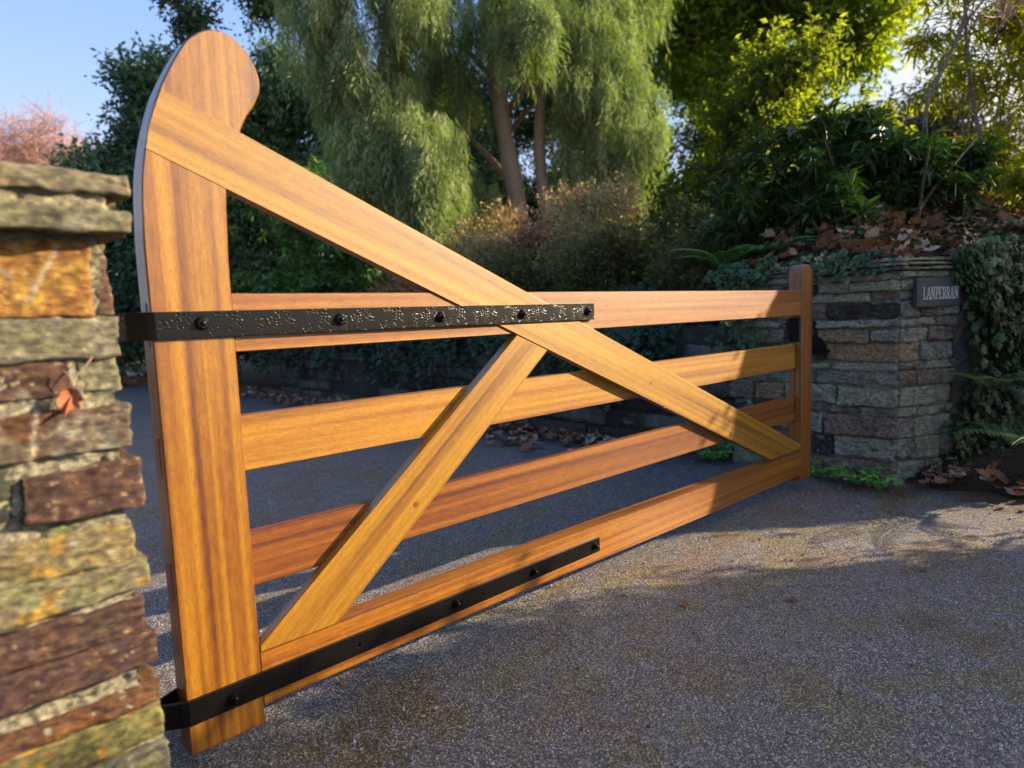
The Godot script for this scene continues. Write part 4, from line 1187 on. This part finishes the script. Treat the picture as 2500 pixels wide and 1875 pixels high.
	limb(bb, "limb", [Vector3(5.9, 1.8, 0.3), Vector3(5.75, 2.4, 0.15), Vector3(5.55, 3.2, 0.1), Vector3(5.35, 4.0, 0.2)], 0.02, 0.007, bc, 6)
	limb(bb, "limb", [Vector3(5.45, 3.0, 0.1), Vector3(5.8, 3.4, 0.3), Vector3(6.3, 3.55, 0.6)], 0.011, 0.004, bc, 5)
	crown(bb, "twig", "twigs", [[Vector3(5.6, 3.6, 0.2), Vector3(0.45, 0.6, 0.45), 60], [Vector3(5.55, 4.1, 0.25), Vector3(0.4, 0.4, 0.3), 34]], M.dry, bc * 0.85, bc * 1.15, 20, Vector2(0.7, 1.2), 0.6, true)
	# pale distant tree in the gap
	var dist := thing("distant_tree", "pale greyish distant tree in the gap below the blue sky", "tree")
	crown(dist, "crown", "small", [[Vector3(19.5, 4.6, -3.8), Vector3(1.5, 1.6, 1.5), 420], [Vector3(20.5, 3.6, -1.4), Vector3(1.6, 1.6, 1.5), 420], [Vector3(18.5, 3.0, -5.2), Vector3(1.5, 1.2, 1.5), 320]], M.dry, Color(0.12, 0.11, 0.06), Color(0.24, 0.20, 0.12), 6, Vector2(2.2, 3.2), 0.45)
	limb(dist, "trunk", [Vector3(19.6, 0.0, -3.5), Vector3(19.5, 2.0, -3.5), Vector3(19.5, 4.5, -3.6)], 0.25, 0.08, Color(0.2, 0.16, 0.13))
	# unseen shrub, placed to shade the pier and the gate's far end
	var sh := thing("unseen_shrub", "unseen rounded shrub on the bank, shades the pier and far gate end", "shrub")
	crown(sh, "crown", "small", [[Vector3(6.0, 1.45, 1.62), Vector3(0.45, 0.95, 0.45), 1500], [Vector3(6.0, 1.2, 1.85), Vector3(0.4, 0.75, 0.35), 900]], M.green, Color(0.02, 0.05, 0.015), Color(0.06, 0.10, 0.03), 6, Vector2(0.9, 1.3), 0.5)
	put("opaque_core", sheet(24, 16, func(a: float, b: float) -> Vector3: return Vector3(6.0, 1.35, 1.7) + Vector3(sin(PI * b) * cos(TAU * a) * 0.7, cos(PI * b) * 1.2, sin(PI * b) * sin(TAU * a) * 0.72) * (1.0 + 0.2 * noise.get_noise_2d(a * 60, b * 60)), func(_p: Vector3) -> Color: return Color(0.03, 0.04, 0.015)), M.bark, sh)  # opaque mass added inside so the cast shadow has no gaps
	var lh := thing("unseen_side_hedge", "unseen laurel hedge left of the drive, darkens the reflection on the hanging post", "hedge")  # out of view, placed to darken the reflection on the post's outer edge
	crown(lh, "leaves", "broad", [[Vector3(-4.2, 1.1, -3.0), Vector3(0.7, 1.1, 1.6), 260], [Vector3(-4.3, 1.2, -6.0), Vector3(0.7, 1.2, 1.7), 260], [Vector3(-4.3, 1.3, -9.2), Vector3(0.8, 1.3, 1.8), 260]], M.glossy, Color(0.02, 0.045, 0.02), Color(0.07, 0.12, 0.03), 10, Vector2(1.2, 1.9), 0.6)
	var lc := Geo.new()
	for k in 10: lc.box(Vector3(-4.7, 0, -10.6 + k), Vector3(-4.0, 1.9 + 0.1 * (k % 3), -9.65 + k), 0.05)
	put("opaque_core", lc.mesh(), plain(Color(0.03, 0.035, 0.015), 0.9), lh)  # solid core added behind the leaves, not twigs
	build_undergrowth()

func build_undergrowth() -> void:
	if not kinds.has("ivy"): kinds["ivy"] = [cluster("ivy", 901), cluster("ivy", 902), cluster("ivy", 903)]
	M.ivy = leafy(0.5, Color(0.1, 0.14, 0.04), 0.4)
	# ivy hanging on the splayed wall
	var n := Vector3(-sin(SPLAY), 0, cos(SPLAY))
	var along := Vector3(cos(SPLAY), 0, sin(SPLAY))
	rng.seed = 61
	var xf := [[], [], []]
	var cs := [[], [], []]
	for k in 1500:
		var a := 0.36 + pow(rng.randf(), 0.8) * 2.4
		var y := rf(0.05, 1.32)
		if a < 0.5 and y > 0.4 and rng.randf() < 0.75 - (y - 1.1) * 4.0 : continue
		var p := Vector3(JAMB_X, y, 0.33) + along * a + n * (0.02 + rf(0.0, 0.10) + 0.05 * noise.get_noise_2d(a * 200, y * 200))
		var v := rng.randi() % 3
		xf[v].append(Transform3D(Basis(along, Vector3.UP, n) * Basis(rdir(), rf(0, 0.7)) * Basis.from_scale(Vector3.ONE * rf(0.75, 1.25)), p))
		cs[v].append(Color(0.016, 0.034, 0.010).lerp(Color(0.055, 0.09, 0.024), rng.randf()))
	var ivy := thing("ivy", "glossy dark ivy hanging over the wall right of the name plate", "ivy")
	for v in 3: many("leaves", kinds["ivy"][v], M.ivy, xf[v], cs[v], ivy)
	# ivy along the low wall and the wall top behind the gate
	xf = [[], [], []]
	cs = [[], [], []]
	for k in 2600:
		var z := rf(-8.5, -1.15)
		var x := JAMB_X + rf(-0.12, 0.7)
		var y := bank_y(Vector2(maxf(x, JAMB_X + 0.05), z)) + rf(0.0, 0.14)
		if x < JAMB_X + 0.03:
			y = rf(0.3, 0.9) if noise.get_noise_1d(z * 60) > -0.15 else rf(0.66, 0.9)
			x = JAMB_X - rf(0.0, 0.09)
		var v := rng.randi() % 3
		xf[v].append(Transform3D(Basis(Vector3.UP, -PI / 2 + rf(-0.6, 0.6)) * Basis(Vector3.RIGHT, -rf(0, 1.2)) * Basis.from_scale(Vector3.ONE * rf(0.8, 1.4)), Vector3(x, y, z)))
		cs[v].append(Color(0.010, 0.026, 0.010).lerp(Color(0.04, 0.075, 0.022), rng.randf()))
	var ivy2 := thing("ivy", "dark ivy spilling over the low wall along the drive behind the gate", "ivy")
	for v in 3: many("leaves", kinds["ivy"][v], M.ivy, xf[v], cs[v], ivy2)
	# ground ivy among the leaves on the pier top and bank
	xf = [[], [], []]
	cs = [[], [], []]
	for k in 1300:
		var p := Vector2(JAMB_X + rf(0.1, 3.0), rf(-1.0, 1.6))
		if noise.get_noise_2d(p.x * 90, p.y * 90) < 0.02: continue
		if (p - Vector2(JAMB_X, 0.33)).dot(Vector2(sin(SPLAY), -cos(SPLAY))) < 0.05: continue
		var v := rng.randi() % 3
		xf[v].append(Transform3D(Basis(Vector3.UP, rf(0, TAU)) * Basis(Vector3.RIGHT, -rf(0.5, 1.4)) * Basis.from_scale(Vector3.ONE * rf(0.7, 1.2)), Vector3(p.x, bank_y(p) + rf(0.0, 0.06), p.y)))
		cs[v].append(Color(0.022, 0.048, 0.013).lerp(Color(0.085, 0.14, 0.035), rng.randf()))
	for k in 150:
		var zz := rf(-0.75, 0.30)
		if zz > -0.45 and rng.randf() < 0.7: continue
		var v := rng.randi() % 3
		xf[v].append(Transform3D(Basis(Vector3.UP, -PI / 2 + rf(-0.7, 0.7)) * Basis(Vector3.RIGHT, -rf(0, 0.9)) * Basis.from_scale(Vector3.ONE * rf(0.6, 1.0)), Vector3(JAMB_X - rf(0.0, 0.05), 1.27 - pow(rng.randf(), 2.0) * (0.5 if zz < -0.45 else 0.08), zz)))
		cs[v].append(Color(0.022, 0.048, 0.013).lerp(Color(0.085, 0.14, 0.035), rng.randf()))
	for k in 90:
		var v := rng.randi() % 3
		var pp := Vector3(JAMB_X, 0, 0.33) + along * rf(0.41, 0.62) + n * rf(0.02, 0.09)
		xf[v].append(Transform3D(Basis(along, Vector3.UP, n) * Basis(rdir(), rf(0, 0.7)) * Basis.from_scale(Vector3.ONE * rf(0.6, 1.0)), pp + Vector3(0, 1.30 - pow(rng.randf(), 1.5) * 0.16, 0)))
		cs[v].append(Color(0.022, 0.048, 0.013).lerp(Color(0.085, 0.14, 0.035), rng.randf()))
	var ivy3 := thing("ground_ivy", "low green ivy growing through the fallen leaves above the pier", "ivy")
	for v in 3: many("leaves", kinds["ivy"][v], M.ivy, xf[v], cs[v], ivy3)
	# ferns
	fern(Vector3(3.62, 1.25, -0.80), 0.2, 9, 0.44, "bright green fern leaning out over the wall left of the rhododendron", Color(0.10, 0.19, 0.04), Color(0.17, 0.28, 0.06))
	fern(Vector3(3.66, 1.27, -0.48), 0.9, 8, 0.42, "upright green fern on the wall top behind the closing stile", Color(0.08, 0.16, 0.035), Color(0.14, 0.24, 0.05), 0.3)
	fern(Vector3(3.78, 0.52, 0.70), 2.6, 9, 0.27, "arching green fern at the right edge just below the ivy", Color(0.05, 0.10, 0.02), Color(0.10, 0.17, 0.04), 0.7)
	fern(Vector3(3.52, 0.22, 1.0), 0.4, 9, 0.46, "broad dark fern low at the right edge beside the drive", Color(0.035, 0.08, 0.018), Color(0.08, 0.14, 0.03), 0.75)
	# small plants along the pier foot
	weed(Vector3(3.36, 0.005, -0.03), 20, 0.105, "small leafy weed right beside the foot of the closing stile")
	weed(Vector3(3.30, 0.005, 0.19), 30, 0.115, "small leafy weed in the middle of the pier foot")
	weed(Vector3(3.26, 0.005, 0.31), 24, 0.11, "small bright weed at the corner of the pier foot")
	weed(Vector3(3.33, 0.005, -0.72), 30, 0.13, "green weed at the wall foot seen under the diagonal brace")

func drop(shapes: Array, mats: Array, called: String, label: String, group: String, p: Vector3, s: float) -> void:
	var o := put(called, shapes[rng.randi() % 4], mats[rng.randi() % 5])
	o.transform = Transform3D(Basis(rdir(), rf(0, 0.5)) * Basis(Vector3.UP, rf(0, TAU)) * Basis.from_scale(Vector3.ONE * s), p)
	tag(o, label, "leaf", group)

func build_leaves() -> void:
	var shapes := []
	for k in 4: shapes.append(lobed_leaf(700 + k, 0.055, [0.5, 0.9, 0.3, 0.7][k]))
	rng.seed = 808
	var tint := [Color(0.36, 0.19, 0.11), Color(0.46, 0.28, 0.19), Color(0.26, 0.125, 0.07), Color(0.52, 0.36, 0.26), Color(0.38, 0.17, 0.07)]
	var mats := []
	for c in tint:
		var m := leafy(0.75, Color(0.3, 0.2, 0.1), 0.25)
		m.albedo_color = c.linear_to_srgb()
		mats.append(m)
	for k in 120:
		var p := Vector2(JAMB_X + rf(0.05, 2.2), rf(-0.9, 1.1))
		if (p - Vector2(JAMB_X, 0.33)).dot(Vector2(sin(SPLAY), -cos(SPLAY))) < 0.04 and p.y > 0.3: continue
		drop(shapes, mats, "fallen_leaf", "brown fallen leaf among ivy on the bank above the dark pier", "fallen leaves on the bank", Vector3(p.x, bank_y(p) + rf(0.02, 0.07), p.y), rf(0.5, 1.0))
	for k in 34:
		drop(shapes, mats, "fallen_leaf", "brown fallen leaf on the dark soil at the foot of the ivy wall", "fallen leaves below the ivy", Vector3(3.42 + pow(rng.randf(), 0.7) * 0.7, rf(0.04, 0.12), rf(0.42, 1.0)), rf(0.8, 1.3))
	for k in 90:
		var z := rf(-8.0, -1.2)
		drop(shapes, mats, "fallen_leaf", "brown fallen leaf drifted against the low wall behind the gate", "fallen leaves along the low wall", Vector3(3.40 - pow(rng.randf(), 2.0) * 0.75, rf(0.015, 0.05), z), rf(0.7, 1.2))
	for q in [[1.33, 0.33, "small tan leaf lying alone in the sunlit strip of drive"], [2.2, 0.82, "tiny brown leaf on the drive by the right edge"], [1.62, 0.57, "small orange leaf on the drive in front of the gate's middle"]]:
		drop(shapes, mats, "stray_leaf", q[2], "", Vector3(q[0], 0.012, q[1]), 0.45)
	# the many that lie too thick to count
	var xf := []
	var cs := []
	for k in 5200:
		var p := Vector2(JAMB_X + rf(0.05, 5.5), rf(-7.0, 1.8))
		if (p - Vector2(JAMB_X, 0.33)).dot(Vector2(sin(SPLAY), -cos(SPLAY))) < 0.05 and p.y > 0.3: continue
		xf.append(Transform3D(Basis(rdir(), rf(0, 0.6)) * Basis(Vector3.UP, rf(0, TAU)) * Basis.from_scale(Vector3.ONE * rf(0.7, 1.4)), Vector3(p.x, bank_y(p) + rf(0.0, 0.05), p.y)))
		cs.append(tint[rng.randi() % 5] * rf(0.7, 1.2))
	for k in 1100:
		var q := pow(rng.randf(), 1.8)
		xf.append(Transform3D(Basis(rdir(), rf(0, 0.5)) * Basis(Vector3.UP, rf(0, TAU)) * Basis.from_scale(Vector3.ONE * rf(0.6, 1.1)), Vector3(3.45 - q * 0.6, rf(0.01, 0.04), rf(-12.0, -1.0))))
		cs.append(tint[rng.randi() % 5] * rf(0.6, 1.1))
	for k in 500:
		xf.append(Transform3D(Basis(rdir(), rf(0, 0.5)) * Basis(Vector3.UP, rf(0, TAU)) * Basis.from_scale(Vector3.ONE * rf(0.8, 1.6)), Vector3(rf(0.5, 3.6), rf(0.01, 0.06), rf(-14.0, -11.4))))
		cs.append(Color(0.42, 0.2, 0.08) * rf(0.7, 1.1))
	for k in 260:
		xf.append(Transform3D(Basis(rdir(), rf(0, 0.5)) * Basis(Vector3.UP, rf(0, TAU)) * Basis.from_scale(Vector3.ONE * rf(0.5, 1.0)), Vector3(3.44 + rng.randf() * 1.0, rf(0.02, 0.10), rf(0.4, 2.0))))
		cs.append(tint[rng.randi() % 5] * rf(0.5, 1.0))
	var gx := []
	var gc := []
	for k in 1800:
		var gp := Vector3(rf(-0.6, 3.3), 0.008, rf(-1.0, 1.5))
		gx.append(Transform3D(Basis(rdir(), rf(0, TAU)) * Basis.from_scale(Vector3(rf(0.6, 1.3), rf(0.4, 0.8), rf(0.6, 1.2)) * rf(0.6, 1.5)), gp))
		gc.append(Color(0.20, 0.18, 0.16) * rf(0.4, 2.2))
	var chip := Geo.new()
	chip.box(Vector3.ONE * -0.003, Vector3.ONE * 0.003, 0.001)
	var grit := many("loose_grit", chip.mesh(), M.dead_copy, gx, gc)
	grit.set_meta("label", "loose grit and small chips scattered over the asphalt drive")
	var litter := many("leaf_litter", shapes[1], M.dead_copy, xf, cs)
	litter.set_meta("label", "thick brown leaf litter on the bank and along the wall foot")

func build_unseen_hedge() -> void:
	# unseen hedge on the right, sized so its shade covers the near drive
	var h := thing("unseen_hedge", "unseen hedge beside the drive, placed to shade the near asphalt", "hedge")
	rng.seed = 4040
	if not kinds.has("small"): kinds["small"] = [cluster("small", 1), cluster("small", 2), cluster("small", 3)]
	var xf := [[], [], []]
	var cs := [[], [], []]
	for k in 9000:
		var z := 2.55 + rng.randf() * 4.4
		var x := rf(4.1, 5.0)
		var top := 0.68 * (z - 0.2) - 0.04 + 0.08 * noise.get_noise_2d(x * 80, z * 80)
		top = minf(top, 2.7)
		var y := rng.randf() * top
		var v := rng.randi() % 3
		xf[v].append(Transform3D(Basis(rdir(), rf(0, TAU)).scaled(Vector3.ONE * rf(0.9, 1.3)), Vector3(x, y, z)))
		cs[v].append(Color(0.02, 0.05, 0.015).lerp(Color(0.06, 0.10, 0.03), rng.randf()))
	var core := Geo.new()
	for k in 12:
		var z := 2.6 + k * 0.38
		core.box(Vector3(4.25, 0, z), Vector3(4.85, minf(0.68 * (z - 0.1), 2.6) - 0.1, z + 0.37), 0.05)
	put("opaque_core", core.mesh(), plain(Color(0.03, 0.035, 0.015), 0.9), h)  # added opaque core, stops sun passing between the leaves
	for v in 3: many("leaves", kinds["small"][v], M.green, xf[v], cs[v], h)

# ----------------------------------------------------------------
func _ready() -> void:
	var cam := Camera3D.new()
	cam.name = "camera"
	cam.near = 0.05
	cam.far = 400.0
	var yaw := deg_to_rad(-42.9812)
	var pitch := deg_to_rad(-5.9865)
	var roll := deg_to_rad(-2.117)
	cam.transform = Transform3D(Basis(Vector3.UP, yaw) * Basis(Vector3.RIGHT, pitch) * Basis(Vector3.BACK, roll), Vector3(-0.5836, 1.0281, 1.5519))
	add_child(cam)
	cam.current = true
	var at := CameraAttributesPhysical.new()
	at.frustum_focal_length = 20.815
	at.frustum_focus_distance = 2.2
	at.exposure_aperture = 2.1
	cam.attributes = at
	var env := Environment.new()
	env.background_mode = Environment.BG_SKY
	var sky := Sky.new()
	var sm := ProceduralSkyMaterial.new()
	sm.sky_top_color = Color(0.21, 0.335, 0.51)
	sm.sky_horizon_color = Color(0.535, 0.56, 0.59)
	sm.sky_curve = 0.19
	sm.ground_bottom_color = Color(0.12, 0.11, 0.09)
	sm.ground_horizon_color = Color(0.4, 0.42, 0.42)
	sm.sun_angle_max = 55.0
	sm.sun_curve = 1.0
	sky.sky_material = sm
	env.sky = sky
	env.tonemap_mode = Environment.TONE_MAPPER_LINEAR
	env.tonemap_exposure = 4.7
	env.sdfgi_enabled = true
	env.ssao_enabled = true
	env.ssil_enabled = true
	var we := WorldEnvironment.new()
	we.environment = env
	we.name = "environment"
	add_child(we)
	var sun := DirectionalLight3D.new()
	sun.name = "sun"
	sun.light_color = Color(1.0, 0.92, 0.79)
	sun.light_energy = 0.92
	sun.light_angular_distance = 0.5
	sun.shadow_enabled = true
	add_child(sun)
	sun.look_at_from_position(Vector3(0.788, 0.342, 0.512) * 50.0, Vector3.ZERO)
	noise.seed = 3
	noise.frequency = 0.1
	noise.fractal_octaves = 2
	grain_textures()
	asphalt()
	M.dead = leafy(0.7, Color(0.3, 0.15, 0.1), 0.3)
	M.dead.albedo_color = Color(0.30, 0.105, 0.05).linear_to_srgb()
	M.dead_copy = leafy(0.75, Color(0.3, 0.2, 0.1), 0.25)
	build_ground()
	build_gate()
	build_left_pillar()
	build_pier()
	build_low_wall()
	build_plants()
	build_leaves()
	build_unseen_hedge()
